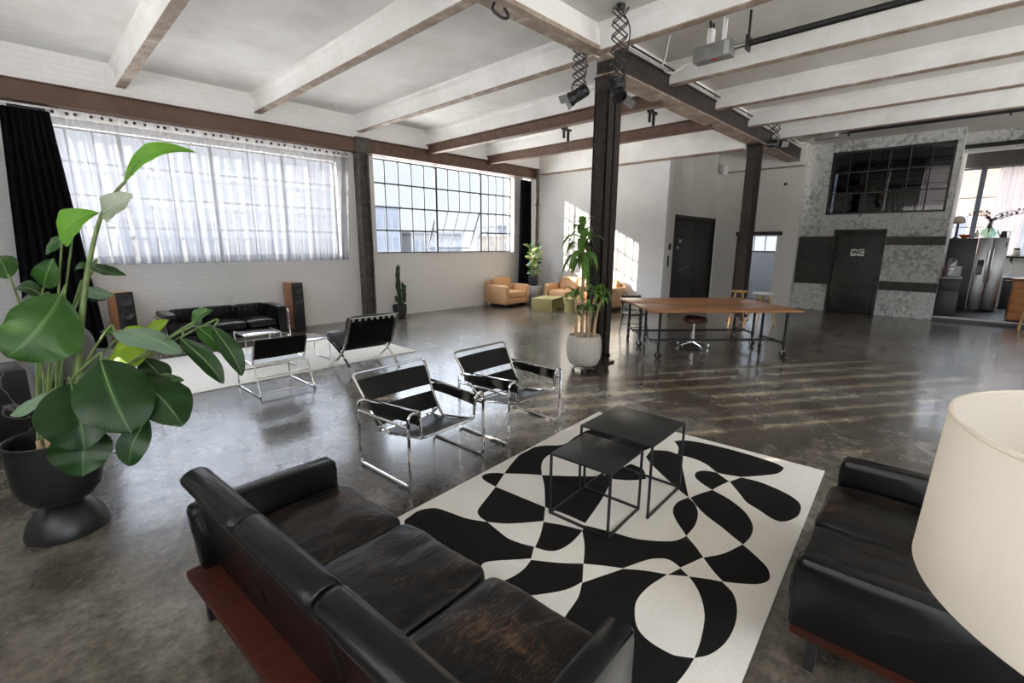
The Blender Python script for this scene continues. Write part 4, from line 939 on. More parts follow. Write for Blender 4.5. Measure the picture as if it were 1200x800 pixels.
# ------------------------------------------------------------------ wooden tables on casters
def work_table(label, loc, rz):
    t = thing('work_table', label, 'table', loc, rz, 'wooden tables on pipe legs with casters'); L, D, H = 2.42, .885, .785
    MB().lo((-L / 2, -D / 2, H - .035), (L / 2, D / 2, H), .004).build('tabletop', 'tablewood', t)
    lx, ly = 1.03, .32; r = .022
    for sx in (-1, 1):
        for sy in (-1, 1):
            MB().tube([(sx * lx, sy * ly, .125), (sx * lx, sy * ly, H - .035)], r, 12).lathe([(0, H - .055), (.05, H - .055), (.05, H - .037), (0, H - .037)], 16, (sx * lx, sy * ly, 0)).tube([(sx * lx, sy * ly, .20), (sx * lx, sy * ly, .27)], r * 1.35, 12).build('leg', 'blackpipe', t)
        MB().tube([(sx * lx, -ly, .235), (sx * lx, ly, .235)], r * .9, 12).build('end_rail', 'blackpipe', t)
    MB().tube([(-lx, 0, .235), (lx, 0, .235)], r * .9, 12).tube([(-lx - .03, 0, .235), (-lx + .04, 0, .235)], r * 1.3, 12).tube([(lx - .04, 0, .235), (lx + .03, 0, .235)], r * 1.3, 12).build('stretcher', 'blackpipe', t)
    add_casters(t, [(sx * lx, sy * ly) for sx in (-1, 1) for sy in (-1, 1)], .055, .128)
    return t
wt = work_table('long wooden table on black pipe legs with casters, nearer the rug', (7.80, 2.90, 0), R(-42.5))
dup(wt, (8.40, 3.56, 0), R(-42.5), 'long wooden table on black pipe legs with casters, farther from the rug', 'wooden tables on pipe legs with casters')
t = thing('black_chair', 'black dining chair at the far side of the wooden tables', 'chair', (8.27, 4.62, 0), R(140))
MB().cushion((0, 0, .445), (.44, .42, .035), (8, 4), 0, 0, 8).build('seat', 'black', t)
for sx in (-1, 1):
    MB().tube([(sx * .17, .17, .44), (sx * .21, .22, 0)], [.013, .009], 8).build('leg', 'black', t); MB().tube([(sx * .17, -.17, .44), (sx * .21, -.23, 0)], [.013, .009], 8).build('leg', 'black', t)
MB().tube([(-.19, .2, .2), (.19, .2, .2)], .007, 6).tube([(-.19, -.2, .2), (.19, -.2, .2)], .007, 6).build('stretcher', 'black', t)
MB().tube([(-.17, -.18, .45), (-.18, -.24, .78)], .01, 6).tube([(.17, -.18, .45), (.18, -.24, .78)], .01, 6).grid(lambda u, v: V(-.20 + .4 * u, -.235 - .03 * math.sin(PI * u), .62 + .15 * v), 8, 3, .012).build('backrest', 'black', t)
t = thing('saddle_stool', 'oxblood leather saddle stool on a chrome caster base under the wooden tables', 'stool', (8.05, 3.33, 0), R(0))
MB().cushion((0, 0, .50), (.40, .34, .12), (3, 3), .01, 0, 12, rot=Matrix.Rotation(R(-43), 3, 'Z')).build('seat', 'oxblood', t, 70)
mb = MB().tube([(0, 0, .10), (0, 0, .44)], .022, 10).tube([(0, 0, .09), (0, 0, .26)], .03, 10)
for k in range(5):
    a = 2 * PI * k / 5 + .3; mb.tube([(0, 0, .105), (.27 * math.cos(a), .27 * math.sin(a), .075)], [.02, .012], 8)
mb.build('base', 'dullchrome', t); add_casters(t, [(.27 * math.cos(2 * PI * k / 5 + .3), .27 * math.sin(2 * PI * k / 5 + .3)) for k in range(5)], .027, .07)
def wood_stool(name, label, loc, rz, top, legm, r, h, leg=.16):
    t = thing(name, label, 'stool', loc, rz)
    MB().lathe([(0, h - .035), (r - .01, h - .035), (r, h - .025), (r, h - .006), (r - .008, h), (0, h)], 28).build('seat', top, t)
    for k in range(4):
        a = PI / 4 + k * PI / 2; MB().tube([(r * .55 * math.cos(a), r * .55 * math.sin(a), h - .03), (leg * 1.4 * math.cos(a), leg * 1.4 * math.sin(a), 0)], [.022, .015], 8).build('leg', legm, t)
    mb = MB()
    for k in range(4):
        a = PI / 4 + k * PI / 2; b = a + PI / 2; q = r * .55 + (leg * 1.4 - r * .55) * .6; mb.tube([(q * math.cos(a), q * math.sin(a), h * .4), (q * math.cos(b), q * math.sin(b), h * .4)], .009, 6)
    mb.build('rungs', legm, t)
# three-legged stack look: honey stool and a white topped one
wood_stool('wooden_stool', 'honey coloured wooden stool beside the far column behind the tables', (11.12, 3.64, 0), R(20), 'stoolwood', 'stoolwood', .17, .78)
wood_stool('white_top_stool', 'white topped stool with wooden legs behind the wooden tables', (11.65, 3.30, 0), R(50), 'white', 'stoolwood', .22, .72, .22)
# ------------------------------------------------------------------ curtains
def drape(name, mats, top, bot, z1, z0f, y, waves, amp, thick, label, cat, nu=160, nv=24, ph=0, fold=1.0, tapez=None, kind=None):
    """cloth hanging from z1; top / bot = (x0, x1) spans; amplitude grows downwards"""
    def fn(u, v):
        x = (top[0] + (top[1] - top[0]) * u) * (1 - v) + (bot[0] + (bot[1] - bot[0]) * u) * v
        ww = waves * 2 * PI * u + .9 * noise.noise(V(u * 9, v * .6, ph)) + ph
        a = amp * (.55 + .45 * v) * (1 + .5 * noise.noise(V(u * 6, 3, ph)))
        zb = z0f(u) if callable(z0f) else z0f
        return V(x + .25 * amp * math.cos(ww * 1.0) * v, y + a * math.sin(ww) + .4 * a * math.sin(2.3 * ww + 1) * v, z1 + (zb - z1) * v)
    return fn
def curtain(name, mat, fn, nu, nv, thick, label, cat):
    o = MB().grid(fn, nu, nv, thick).build(name, mat, None, 180); return tag(o, label, cat)
curtain('blackout_curtain', 'blackcurtain', drape('', 0, (.10, .60), (-.12, .80), 3.60, .02, 9.90, 7, .045, 0, '', ''), 120, 20, .004, 'long black blackout curtain drawn to the window edge behind the big leafy plant', 'curtain')
curtain('blackout_curtain', 'blackcurtain', drape('', 0, (10.62, 11.08), (10.55, 11.12), 3.62, .02, 9.90, 6, .045, 0, '', '', ph=2), 100, 16, .004, 'narrow black curtain in the corner behind the rubber plant', 'curtain')
t = thing('sheer_curtain', 'white sheer curtain hanging from eyelets across the big window above the sofa', 'curtain', (2.9, 9.98, 1.42))
fn = drape('', 0, (.57, 5.24), (.70, 5.12), 3.56, 1.41, 9.98, 26, .035, 0, '', '', ph=1)
def sh(u, v): p = fn(u, v); return p - V(2.9, 9.98, 1.42)
MB().grid(sh, 420, 14).build('cloth', 'sheer', t, 180)
def hd(u, v):
    p = fn(u, 0); return V(p.x - 2.9, p.y - 9.98, 3.56 + .12 * v - 1.42)
MB().grid(hd, 420, 2).build('heading', 'tape', t, 180)
def hem(u, v):
    p = fn(u, 1 - .03 * v); return V(p.x - 2.9, p.y - 9.98 - .004, p.z - 1.42 + .0)
MB().grid(hem, 420, 1).build('hem', 'sheer', t, 180)
e0 = None
for k in range(34):
    p = fn((k + .5 + .2 * math.sin(k * 2.3)) / 34, 0); c = V(p.x - 2.9, p.y - 9.98 - .012, 3.625 - 1.42); 
    if e0 is None:
        e0 = MB().tube([V(.017 * math.cos(a), 0, .017 * math.sin(a)) for a in [2 * PI * i / 12 for i in range(12)]], .006, 5, closed=True).add([V(.016 * math.cos(a), .001, .016 * math.sin(a)) for a in [2 * PI * i / 12 for i in range(12)]], [list(range(12))]).build('eyelet', 'black', t); ey = e0
    else: ey = e0.copy(); COL.objects.link(ey); ey.parent = t
    ey.location = c
tag(MB().tube([(.05, 9.98, 3.665), (5.3, 9.98, 3.665)], .012, 8).build('curtain_rail', 'white'), 'thin rail under the brown beam carrying the white sheer curtain', 'curtain rail')
tag(MB().lo((.18, 10.02, 3.60), (.62, 10.10, 3.68), .01).build('roller_cassette', 'black'), 'short black bracket box above the black blackout curtain', 'curtain fitting')

# ------------------------------------------------------------------ foliage helpers
def leaf_mesh(B, T, hw, droop=0, curl=.30, nu=26, nv=5, view=V(0, 0, 1.78), prof=0, wav=.07, flip=0):
    """blade from base to tip with a folded midrib, ribbed sides, wavy rim and a pointed, bent tip"""
    B, T = Vector(B), Vector(T); L = (T - B).length; d = (T - B).normalized()
    n = ((view - (B + T) / 2).normalized() * .75 + V(0, 0, .65)).normalized(); n = (n - d * n.dot(d)).normalized(); lat = d.cross(n).normalized()
    seed = B.x * 13 + T.z * 7; bend = lat * L * .07 * math.sin(seed * 3)
    def width(u): return max(0, math.sin(PI * min(1, .02 + .98 * u ** .82))) ** .72
    def fn(u, v):
        s = v * 2 - 1; wd = hw * max(width(u), .012)
        c = B.lerp(T, u) + n * (L * .15 * math.sin(PI * u)) + V(0, 0, droop * 4 * u * (1 - u)) + bend * math.sin(PI * u)
        rim = wav * hw * (math.sin(u * 11 + seed + s * 2) + .5 * math.sin(u * 23 + seed * 2 - s)) * abs(s) ** 2
        ribs = .004 * hw * math.sin(u * 70 - abs(s) * 14) * min(1, abs(s) * 3)
        asym = 1 + .10 * math.sin(seed + 2 * s)
        return c + lat * s * wd * asym + d * (abs(s) ** 1.5 * wd * .16) + n * (curl * wd * (abs(s) ** 1.25) * (1 if math.sin(seed * 5) > -.6 else -.6) + rim + ribs)
    mb = MB(); mb.grid(fn, nu, nv * 2, .0012, True)
    mr = [fn(u / 10, .5) + n * .001 for u in range(11)]
    return mb, mr
def add_leaf(parent, org, B, T, hw, droop, mat, k, petiole=None, rib='stem'):
    mb, mr = leaf_mesh(B, T, hw, droop)
    for i, v in enumerate(mb.v): mb.v[i] = v - org
    o = mb.build('leaf', mat, parent, 60)
    r = MB().tube([p - org for p in mr], [.0036, .0008], 6); r.build('midrib', rib, o)
    return o
# ------------------------------------------------------------------ big strelitzia-like plant in the black pedestal pot
PO = V(-.02, 3.87, 0)
t = thing('pedestal_planter', 'matt black hourglass pedestal planter holding the big leafy plant', 'plant pot', PO)
MB().lathe([(0, .012), (.205, .0), (.208, .012), (.20, .05), (.175, .11), (.13, .165), (.095, .185), (.10, .20), (.155, .225), (.195, .28), (.213, .36), (.220, .60), (.222, .612), (.214, .612), (.210, .60), (.205, .36), (.18, .29), (.0, .25)], 56).build('bowl', 'potblack', t, 50)
MB().tube([(.2175 * math.cos(a), .2175 * math.sin(a), .612) for a in [2 * PI * k / 56 for k in range(56)]], .0055, 8, closed=True).build('rim', 'potblack', t)
p = thing('large_leafy_plant', 'tall big-leaved plant in the black pedestal planter, one leaf reaching past the sheer curtain', 'plant', (PO.x, PO.y, .50))
org = V(PO.x, PO.y, .50)
MB().lathe([(0, .03), (.10, .02), (.20, .0), (.20, -.01), (0, -.01)], 32).build('soil', 'soil', p)
STEM = [(-.02, 3.80, .52), (.126, 3.673, .851), (.152, 3.707, 1.049), (.195, 3.729, 1.271), (.238, 3.744, 1.469), (.295, 3.752, 1.692), (.369, 3.741, 1.915), (.436, 3.709, 2.039), (.502, 3.668, 2.128)]
MB().tube([q - org for q in bez(STEM, 40)], [.021, .008], 10).build('main_stem', 'stem', p)
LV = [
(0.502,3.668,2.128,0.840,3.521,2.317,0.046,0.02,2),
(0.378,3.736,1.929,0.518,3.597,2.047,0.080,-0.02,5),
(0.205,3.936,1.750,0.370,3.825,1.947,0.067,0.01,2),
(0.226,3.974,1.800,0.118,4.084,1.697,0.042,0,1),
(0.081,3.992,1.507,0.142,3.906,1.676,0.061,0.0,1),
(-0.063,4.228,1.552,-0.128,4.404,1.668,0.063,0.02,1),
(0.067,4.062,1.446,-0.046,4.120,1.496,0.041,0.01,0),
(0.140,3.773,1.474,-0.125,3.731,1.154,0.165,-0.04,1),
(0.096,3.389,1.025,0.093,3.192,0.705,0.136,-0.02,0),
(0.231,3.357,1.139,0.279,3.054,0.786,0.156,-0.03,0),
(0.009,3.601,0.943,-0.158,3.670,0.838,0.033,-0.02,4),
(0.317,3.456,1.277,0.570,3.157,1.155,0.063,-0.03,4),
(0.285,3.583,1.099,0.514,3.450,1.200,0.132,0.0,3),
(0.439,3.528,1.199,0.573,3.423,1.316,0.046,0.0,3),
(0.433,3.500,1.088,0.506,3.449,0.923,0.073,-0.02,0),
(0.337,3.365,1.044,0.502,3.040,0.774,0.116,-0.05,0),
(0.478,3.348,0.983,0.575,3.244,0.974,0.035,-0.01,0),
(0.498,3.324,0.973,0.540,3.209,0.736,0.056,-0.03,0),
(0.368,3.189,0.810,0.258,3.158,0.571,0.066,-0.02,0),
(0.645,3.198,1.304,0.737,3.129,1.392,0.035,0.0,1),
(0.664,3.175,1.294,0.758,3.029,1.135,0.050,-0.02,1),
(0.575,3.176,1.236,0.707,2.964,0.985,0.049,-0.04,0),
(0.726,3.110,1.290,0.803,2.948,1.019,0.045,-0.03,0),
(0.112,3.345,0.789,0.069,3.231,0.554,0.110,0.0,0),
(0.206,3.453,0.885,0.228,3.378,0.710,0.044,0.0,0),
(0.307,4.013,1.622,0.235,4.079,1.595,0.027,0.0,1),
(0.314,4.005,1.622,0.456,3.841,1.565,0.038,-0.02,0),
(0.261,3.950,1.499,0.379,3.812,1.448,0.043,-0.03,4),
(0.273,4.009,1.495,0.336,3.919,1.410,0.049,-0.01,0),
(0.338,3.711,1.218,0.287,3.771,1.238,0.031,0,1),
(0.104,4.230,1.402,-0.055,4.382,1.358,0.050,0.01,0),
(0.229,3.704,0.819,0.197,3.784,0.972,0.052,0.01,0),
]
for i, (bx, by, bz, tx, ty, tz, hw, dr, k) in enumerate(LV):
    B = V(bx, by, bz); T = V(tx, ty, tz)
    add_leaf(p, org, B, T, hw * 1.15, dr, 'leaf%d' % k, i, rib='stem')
    if i in (0, 1): continue
    a = i * 2.4; s0 = PO + V(.07 * math.cos(a), .07 * math.sin(a) - .03, .52)
    d = (T - B).normalized(); up = max(B.z, s0.z + .12)
    mid = s0.lerp(B, .45) + V(0, 0, .10 + .12 * max(0, (up - B.z) + .2))
    pre = B - d * .035 + V(0, 0, .004)
    MB().tube([q - org for q in bez([s0, mid, pre, B], 21)], [.0085, .0045], 7).build('petiole', 'stem', p)
# dry sheaths and twigs in the pot
mb = MB()
for k in range(6):
    a = k * 1.1; mb.tube([(.05 * math.cos(a), .05 * math.sin(a) - .04, .02), (.06 * math.cos(a), .06 * math.sin(a) - .04, .12 + .05 * (k % 3))], [.02, .010], 8)
mb.build('dry_sheath', 'cane', p)
mb = MB()
for k in range(9):
    c = V(-.40 + .035 * math.sin(k * 2.1), 3.98 + .05 * math.cos(k * 1.7), .004 + .007 * (k % 4)); a = k * 1.3; L = .035
    mb.grid(lambda u, v: c + V(math.cos(a) * (u - .5) * L * 2 + math.sin(a) * (v - .5) * L * math.sin(PI * (.1 + .8 * u)), math.sin(a) * (u - .5) * L * 2 - math.cos(a) * (v - .5) * L, .03 * (u - .5) ** 2 * 4 * .6 + .004), 5, 3, .001)
mb.tube([(-.46, 4.03, .01), (-.31, 3.97, .006)], .004, 6)
o = mb.build('dry_leaves', 'dryleaf'); tag(o, 'small heap of dry brown leaves on the floor left of the pedestal planter', 'dry leaves', kind='stuff')

# ------------------------------------------------------------------ things behind the plant
t = thing('marble_plinth', 'tall black block with thin white veins at the left edge behind the planter', 'plinth', (-.33, 6.10, 0), R(8))
MB().lo((-.36, -.22, 0), (.20, .22, .66), .006).build('block', 'marble', t)
t = thing('lounge_pouf', 'grey rounded upholstered lounge chair half hidden by the big leafy plant', 'chair', (.20, 7.98, 0), R(20))
MB().cushion((0, 0, .42), (.62, .60, .66), (2.6, 3.2), 0, .012, 14).build('body', 'greyfabric', t, 80); MB().cushion((.34, -.06, .20), (.55, .60, .34), (3, 3), .02, .01, 12).build('seat', 'greyfabric', t, 80)
for sx in (-.15, .45):
    for sy in (-.18, .15): MB().tube([(sx, sy, 0), (sx, sy, .12)], .018, 8).build('leg', 'dullchrome', t)

# ------------------------------------------------------------------ cane plant at the column
DO = V(5.43, 3.80, 0)
t = thing('stone_plant_pot', 'rounded pale stone plant pot on casters in front of the riveted column', 'plant pot', DO)
MB().lathe([(0, .075), (.15, .075), (.20, .11), (.236, .19), (.248, .30), (.242, .42), (.226, .505), (.218, .515), (.208, .51), (.205, .48), (0, .47)], 48).build('bowl', 'potstone', t, 50)
MB().lathe([(0, .055), (.19, .055), (.195, .065), (.19, .075), (0, .075)], 32).build('dolly', 'clearglass', t); add_casters(t, [(.15 * math.cos(a), .15 * math.sin(a)) for a in (.5, 2.1, 3.7, 5.2)], .024, .055)
p = thing('cane_plant', 'tall cane plant with drooping leaves and bushy lower rosettes in the stone pot', 'plant', (DO.x, DO.y, .485)); org = V(DO.x, DO.y, .485)
MB().lathe([(0, .012), (.15, .010), (.204, .0), (.204, -.006), (0, -.006)], 32).build('gravel', 'pebble', p)
rnd = random.Random(3)
canes = [((-.10, .08), .62, .024, (-.05, .12)), ((.0, .05), 1.46, .026, (.02, .10)), ((.10, -.09), .58, .026, (.09, -.16)), ((-.02, -.07), .44, .026, (-.05, -.07)), ((.12, .0), .66, .019, (.15, -.04)), ((-.06, .0), 1.30, .021, (-.01, .05))]
tops = []
for (cx, cy), h, r, (lx, ly) in canes:
    pts = [V(cx, cy, 0), V(cx * .8 + lx * .2, cy * .8 + ly * .2, h * .35), V(cx * .5 + lx * .6, cy * .5 + ly * .6, h * .7), V(lx + cx * .3, ly + cy * .3, h)]
    MB().tube(bez(pts, 18), [r, r * .55], 10).build('cane', 'cane', p); tops.append((pts[-1], h))
def strap_leaf(B, az, L, hw, rise, drop, mat, org):
    """long arching leaf"""
    dx, dy = math.cos(az), math.sin(az); lat = V(-dy, dx, 0)
    if math.cos(az - .2) > .45 and B.z > -.1: L *= .5
    def fn(u, v):
        s = v * 2 - 1; wd = hw * (math.sin(PI * min(1, .08 + u * .92)) ** .6)
        z = rise * math.sin(PI * u * .6) - drop * u ** 2.2; x = L * (u - .25 * u * u * min(1, drop / max(L, .01)))
        return B + V(dx, dy, 0) * x + V(0, 0, z) + lat * s * wd + V(0, 0, .25 * wd * abs(s))
    return MB().grid(fn, 9, 4, .001, True).build('leaf', mat, p, 60)
for ti, (tp, h) in enumerate(tops):
    if h > 1.2:
        n_ = 18 if h > 1.4 else 12
        for k in range(n_):
            az = k * 2.4 + ti; f_ = k / n_; L = rnd.uniform(.24, .42); strap_leaf(tp - V(0, 0, .42 * f_ * rnd.uniform(.7, 1)), az, L, .046, .16 - .10 * f_, rnd.uniform(.05, .20) + .30 * f_, 'leafd', org)
        for k in range(4): strap_leaf(tp, k * 1.6 + .4, .15, .042, .20, .0, 'leafd', org)
    else:
        for k in range(14):
            az = k * 2.4 + ti * .7; strap_leaf(tp - V(0, 0, rnd.uniform(0, .06)), az, rnd.uniform(.2, .30), .024, rnd.uniform(.06, .18), rnd.uniform(.05, .22), 'leafd', org)
for k, (x, y, z) in enumerate([(-.10, .04, .30), (.10, .0, .42), (.12, -.04, .34)]):
    for j in range(5): strap_leaf(V(x * .5, y, z), j * 1.26 + k, .14, .02, .06, .06, 'leafd', org)
# ------------------------------------------------------------------ cactus and rubber plant
t = thing('cactus_pot', 'charcoal round pot holding the cactus by the white brick wall', 'plant pot', (6.28, 9.86, 0))
MB().lathe([(0, 0), (.10, 0), (.14, .04), (.165, .14), (.165, .30), (.158, .31), (.15, .30), (.148, .26), (0, .25)], 36).build('bowl', 'potcharcoal', t, 50)
p = thing('cactus', 'slim branching dark green cactus in the charcoal pot by the pilaster', 'plant', (6.28, 9.86, .255))
MB().lathe([(0, .005), (.148, .0), (.148, -.004), (0, -.004)], 24).build('soil', 'soil', p)
def rib(mb, pts, r, ribs=6):
    ps = bez(pts, 20); N = len(ps); n = ribs * 4; vs = []; fs = []
    for i, q in enumerate(ps):
        rr = r * (1 - .15 * math.sin(i * 1.9)) * (min(1, (N - 1 - i) / 3 + .15))
        for k in range(n):
            a = 2 * PI * k / n; q2 = rr * (1 + .22 * math.cos(ribs * a)); vs.append(q + V(q2 * math.cos(a), q2 * math.sin(a), 0))
    for i in range(N - 1):
        for k in range(n): fs.append([i * n + k, i * n + (k + 1) % n, (i + 1) * n + (k + 1) % n, (i + 1) * n + k])
    fs.append([(N - 1) * n + k for k in range(n)]); mb.add(vs, fs)
for pts, r in (([(0, 0, 0), (.0, 0, .4), (-.02, 0, .75), (.01, 0, 1.02)], .048), ([(.02, 0, .12), (.09, -.01, .2), (.11, -.01, .38), (.10, 0, .60)], .036), ([(-.02, 0, .10), (-.08, .0, .16), (-.09, 0, .28)], .034), ([(.06, .03, .05), (.16, .02, .14), (.17, .02, .42), (.18, 0, .52)], .03), ([(-.02, -.02, .38), (-.07, -.02, .44), (-.07, -.02, .60)], .026)):
    mb = MB(); rib(mb, pts, r); mb.build('arm', 'cactus', p, 60)
t = thing('plinth_pot', 'dark round pot standing on the grey plinth', 'plant pot', (10.70, 9.42, .535))
MB().lathe([(0, 0), (.11, 0), (.14, .05), (.155, .2), (.15, .30), (.142, .30), (.14, .25), (0, .24)], 32).build('bowl', 'potcharcoal', t, 50)
p = thing('rubber_plant', 'bushy variegated rubber plant in the pot on the grey plinth', 'plant', (10.70, 9.42, .77)); org = V(10.70, 9.42, .77)
MB().lathe([(0, .012), (.139, .010), (.139, .004), (0, .004)], 24).build('soil', 'soil', p)
for q in range(4):
    tip = V(.16 * math.cos(q * 1.7), .16 * math.sin(q * 1.7), .78 + .1 * (q % 2) + .06 * (q == 1)); MB().tube(bez([(0, 0, 0), tip * .5 + V(0, 0, .05), tip], 10), [.012, .006], 6).build('stem', 'cane', p)
    for k in range(13):
        f_ = .12 + .88 * k / 12; B = V(tip.x * f_, tip.y * f_, tip.z * f_); az = k * 2.4 + q; el = .2 + .5 * f_
        T = B + V(math.cos(az) * .22, math.sin(az) * .22, .22 * (el - .15)); mb, mr = leaf_mesh(B, T, .055, 0, .2, 6, 2, view=V(-8, -6, 2)); mb.build('leaf', ['leafo', 'leaf1', 'leafo', 'leaf4'][(k + q) % 4], p, 60)
# ------------------------------------------------------------------ kitchen beyond the step
KZ = .1
t = thing('refrigerator', 'stainless two-door refrigerator with long bar handles in the kitchen', 'refrigerator', (17.32, -.345, KZ))
MB().lo((.03, -.275, .04), (.70, .275, 1.90), .01).build('body', 'cabinet', t)
dr = MB().lo((-.03, .005, .06), (.03, .272, 1.895), .008).build('door', 'stainless', t); MB().tube(fillet([(-.03, .04, 1.62), (-.075, .04, 1.62), (-.075, .04, .78), (-.03, .04, .78)], .02), .012, 8).build('handle', 'chrome', dr)
MB().lo((-.036, .10, .96), (-.03, .215, 1.34)).build('dispenser', 'ink', dr); MB().lo((-.045, .11, 1.0), (-.034, .205, 1.20), .003).build('dispenser_tray', 'greymetal', dr)
dr = MB().lo((-.03, -.272, .06), (.03, -.005, 1.895), .008).build('door', 'stainless', t); MB().tube(fillet([(-.03, -.04, 1.62), (-.075, -.04, 1.62), (-.075, -.04, .78), (-.03, -.04, .78)], .02), .012, 8).build('handle', 'chrome', dr)
MB().lo((-.034, -.245, 1.66), (-.029, -.225, 1.78)).build('badge', 'ink', dr)
t = thing('tall_cabinet', 'tall dark grey kitchen cabinet beside the stainless refrigerator', 'cabinet', (17.32, .215, KZ))
MB().lo((0, -.275, .0), (.68, .275, 1.885), .004).build('body', 'cabinet', t); MB().lo((-.02, -.27, .08), (0, .27, 1.88), .003).build('door', 'cabinet', t)
t = thing('low_cabinet', 'low dark grey cabinet with pale worktop against the distressed plaster wall', 'cabinet', (15.80, .295, KZ))
MB().lo((0, -.195, 0), (.60, .195, .905), .003).build('body', 'cabinet', t)
d1 = MB().lo((-.018, -.19, .06), (0, .19, .62), .003).build('door', 'cabinet', t); MB().lo((-.025, -.17, .585), (-.018, .17, .60)).build('handle', 'black', d1)
d2 = MB().lo((-.018, -.19, .63), (0, .19, .895), .003).build('drawer', 'cabinet', t); MB().lo((-.025, -.17, .865), (-.018, .17, .88)).build('handle', 'black', d2)
MB().lo((-.03, -.20, .905), (.60, .20, .935), .003).build('worktop', 'worktop', t)
t = thing('toaster', 'silver toaster on the low dark grey cabinet', 'toaster', (15.92, .30, KZ + .935))
MB().lo((-.10, -.17, .012), (.10, .10, .26), .03, 4).build('body', 'stainless', t); MB().lo((-.105, -.16, .03), (-.10, -.02, .24)).build('front_panel', 'worktop', t); MB().lo((-.03, -.15, .255), (-.01, .08, .262)).lo((.02, -.15, .255), (.04, .08, .262)).build('slots', 'ink', t)
MB().box((-.11, .06, .15), (.02, .04, .02), .004).build('lever', 'black', t); MB().lo((-.10, .10, .0), (.10, .17, .25), .02).build('end_cap', 'oxblood', t)
p = thing('plastic_bag', 'crumpled clear plastic bag standing behind the toaster', 'bag', (16.2, .33, KZ + .935)); 
MB().cushion((0, 0, .24), (.22, .20, .46), (3, 3), 0, .03, 14, seed=4).build('bag', 'plasticbag', p, 80)
t = thing('sideboard_counter', 'dark base cabinet run with pale worktop right of the refrigerator', 'cabinet', (18.5, -1.75, KZ))
MB().lo((0, -1.05, 0), (.6, 1.05, .84), .003).build('body', 'cabinet', t); MB().lo((-.03, -1.06, .84), (.62, 1.06, .875), .003).build('worktop', 'worktop', t)
for k in range(3):
    o = MB().lo((-.018, -1.03 + .69 * k, .1), (0, -.35 + .69 * k, .82), .003).build('door', 'cabinet', t); MB().lo((-.026, -1.0 + .69 * k, .78), (-.018, -.38 + .69 * k, .795)).build('handle', 'dullchrome', o)
tag(MB().lo((19.0, -2.6, 1.47), (19.3, -.62, 1.52), .004).box((19.2, -.8, 1.42), (.2, .04, .1)).box((19.2, -1.6, 1.42), (.2, .04, .1)).build('wall_shelf', 'black'), 'dark shelf below the kitchen window right of the refrigerator', 'shelf')
t = thing('shelf_jar', 'small brown lidded jar on the dark kitchen shelf', 'jar', (19.08, -.86, 1.52))
MB().lathe([(0, 0), (.07, 0), (.08, .03), (.08, .14), (.06, .17), (0, .17)], 18).build('body', 'potstone', t); MB().lathe([(0, .17), (.065, .17), (.065, .22), (0, .23)], 18).build('lid', 'darkdoor', t)
t = thing('glass_bottle', 'clear glass bottle on the pale kitchen worktop', 'bottle', (18.75, -.80, KZ + .875))
MB().lathe([(0, 0), (.045, 0), (.05, .01), (.05, .2), (.02, .28), (.018, .36), (0, .36)], 16).build('body', 'clearglass', t); MB().lathe([(0, .36), (.021, .36), (.021, .385), (0, .385)], 12).build('cap', 'black', t)
t = thing('kitchen_island', 'orange-brown wooden plank kitchen counter at the right edge', 'counter', (15.62, -1.75, KZ))
mb = MB()
for k in range(5): mb.lo((0, -.98, .02 + k * .182), (.55, .98, .02 + k * .182 + .178), .004)
mb.build('body', 'islandwood', t); MB().lo((-.05, -1.02, .935), (.60, 1.01, .975), .004).build('worktop', 'islandwood', t)
t = thing('bar_stool', 'wooden bar stool standing before the orange-brown kitchen counter', 'stool', (15.05, -1.10, 0), 0)
MB().lathe([(0, .70), (.16, .70), (.17, .71), (.17, .735), (.16, .74), (0, .74)], 24).build('seat', 'stoolwood', t)
for k in range(4):
    a = PI / 4 + k * PI / 2; MB().tube([(.10 * math.cos(a), .10 * math.sin(a), .70), (.2 * math.cos(a), .2 * math.sin(a), 0)], [.018, .014], 8).build('leg', 'stoolwood', t)
# on top of the tall units
KT = KZ + 1.885
t = thing('demijohn', 'pale green glass demijohn holding plum leaved branches on the refrigerator', 'vase', (17.62, -.22, KZ + 1.90))
MB().lathe([(0, 0), (.10, 0), (.15, .04), (.17, .12), (.15, .2), (.08, .27), (.035, .31), (.03, .38), (.04, .39), (.03, .395), (.022, .38), (.028, .31), (.07, .26), (.14, .19), (.16, .12), (.14, .045), (0, .01)], 28).build('body', 'greenglass', t, 60)
p = thing('branch_spray', 'plum leaved branches spreading from the green glass demijohn', 'branches', (17.62, -.22, KZ + 2.10)); rr = random.Random(5); 
for k in range(9):
    az = PI / 2 + (1 if k % 2 else -1) * rr.uniform(.2, 1.1); L = rr.uniform(.45, .85) * (.62 if k % 2 else 1); ln = [V(0, 0, -.12), V(0, 0, .18), V(.05 * math.cos(k), L * .5 * math.sin(az) * (1 if k % 2 else -1), .32 + .05 * (k % 3)), V(.1 * math.cos(k), L * (1 if k % 2 else -1), .36 + .16 * rr.random())]
    ps = bez(ln, 15); o = MB().tube(ps, [.006, .002], 5).build('twig', 'darkdoor', p); lf = MB()
    for q in range(26):
        c = ps[3 + int(q * (len(ps) - 4) / 26)]; a = rr.uniform(0, 6.28); T = c + V(.05 * math.cos(a), .07 * math.sin(a), rr.uniform(-.03, .08)); m_, _ = leaf_mesh(c, T, .022, 0, .2, 4, 1); lf.add(m_.v, m_.f)
    lf.build('leaves', 'plum', o, 60)
t = thing('watering_can', 'small black watering can on the refrigerator beside the demijohn', 'watering can', (17.50, -.50, KZ + 1.90), 0)
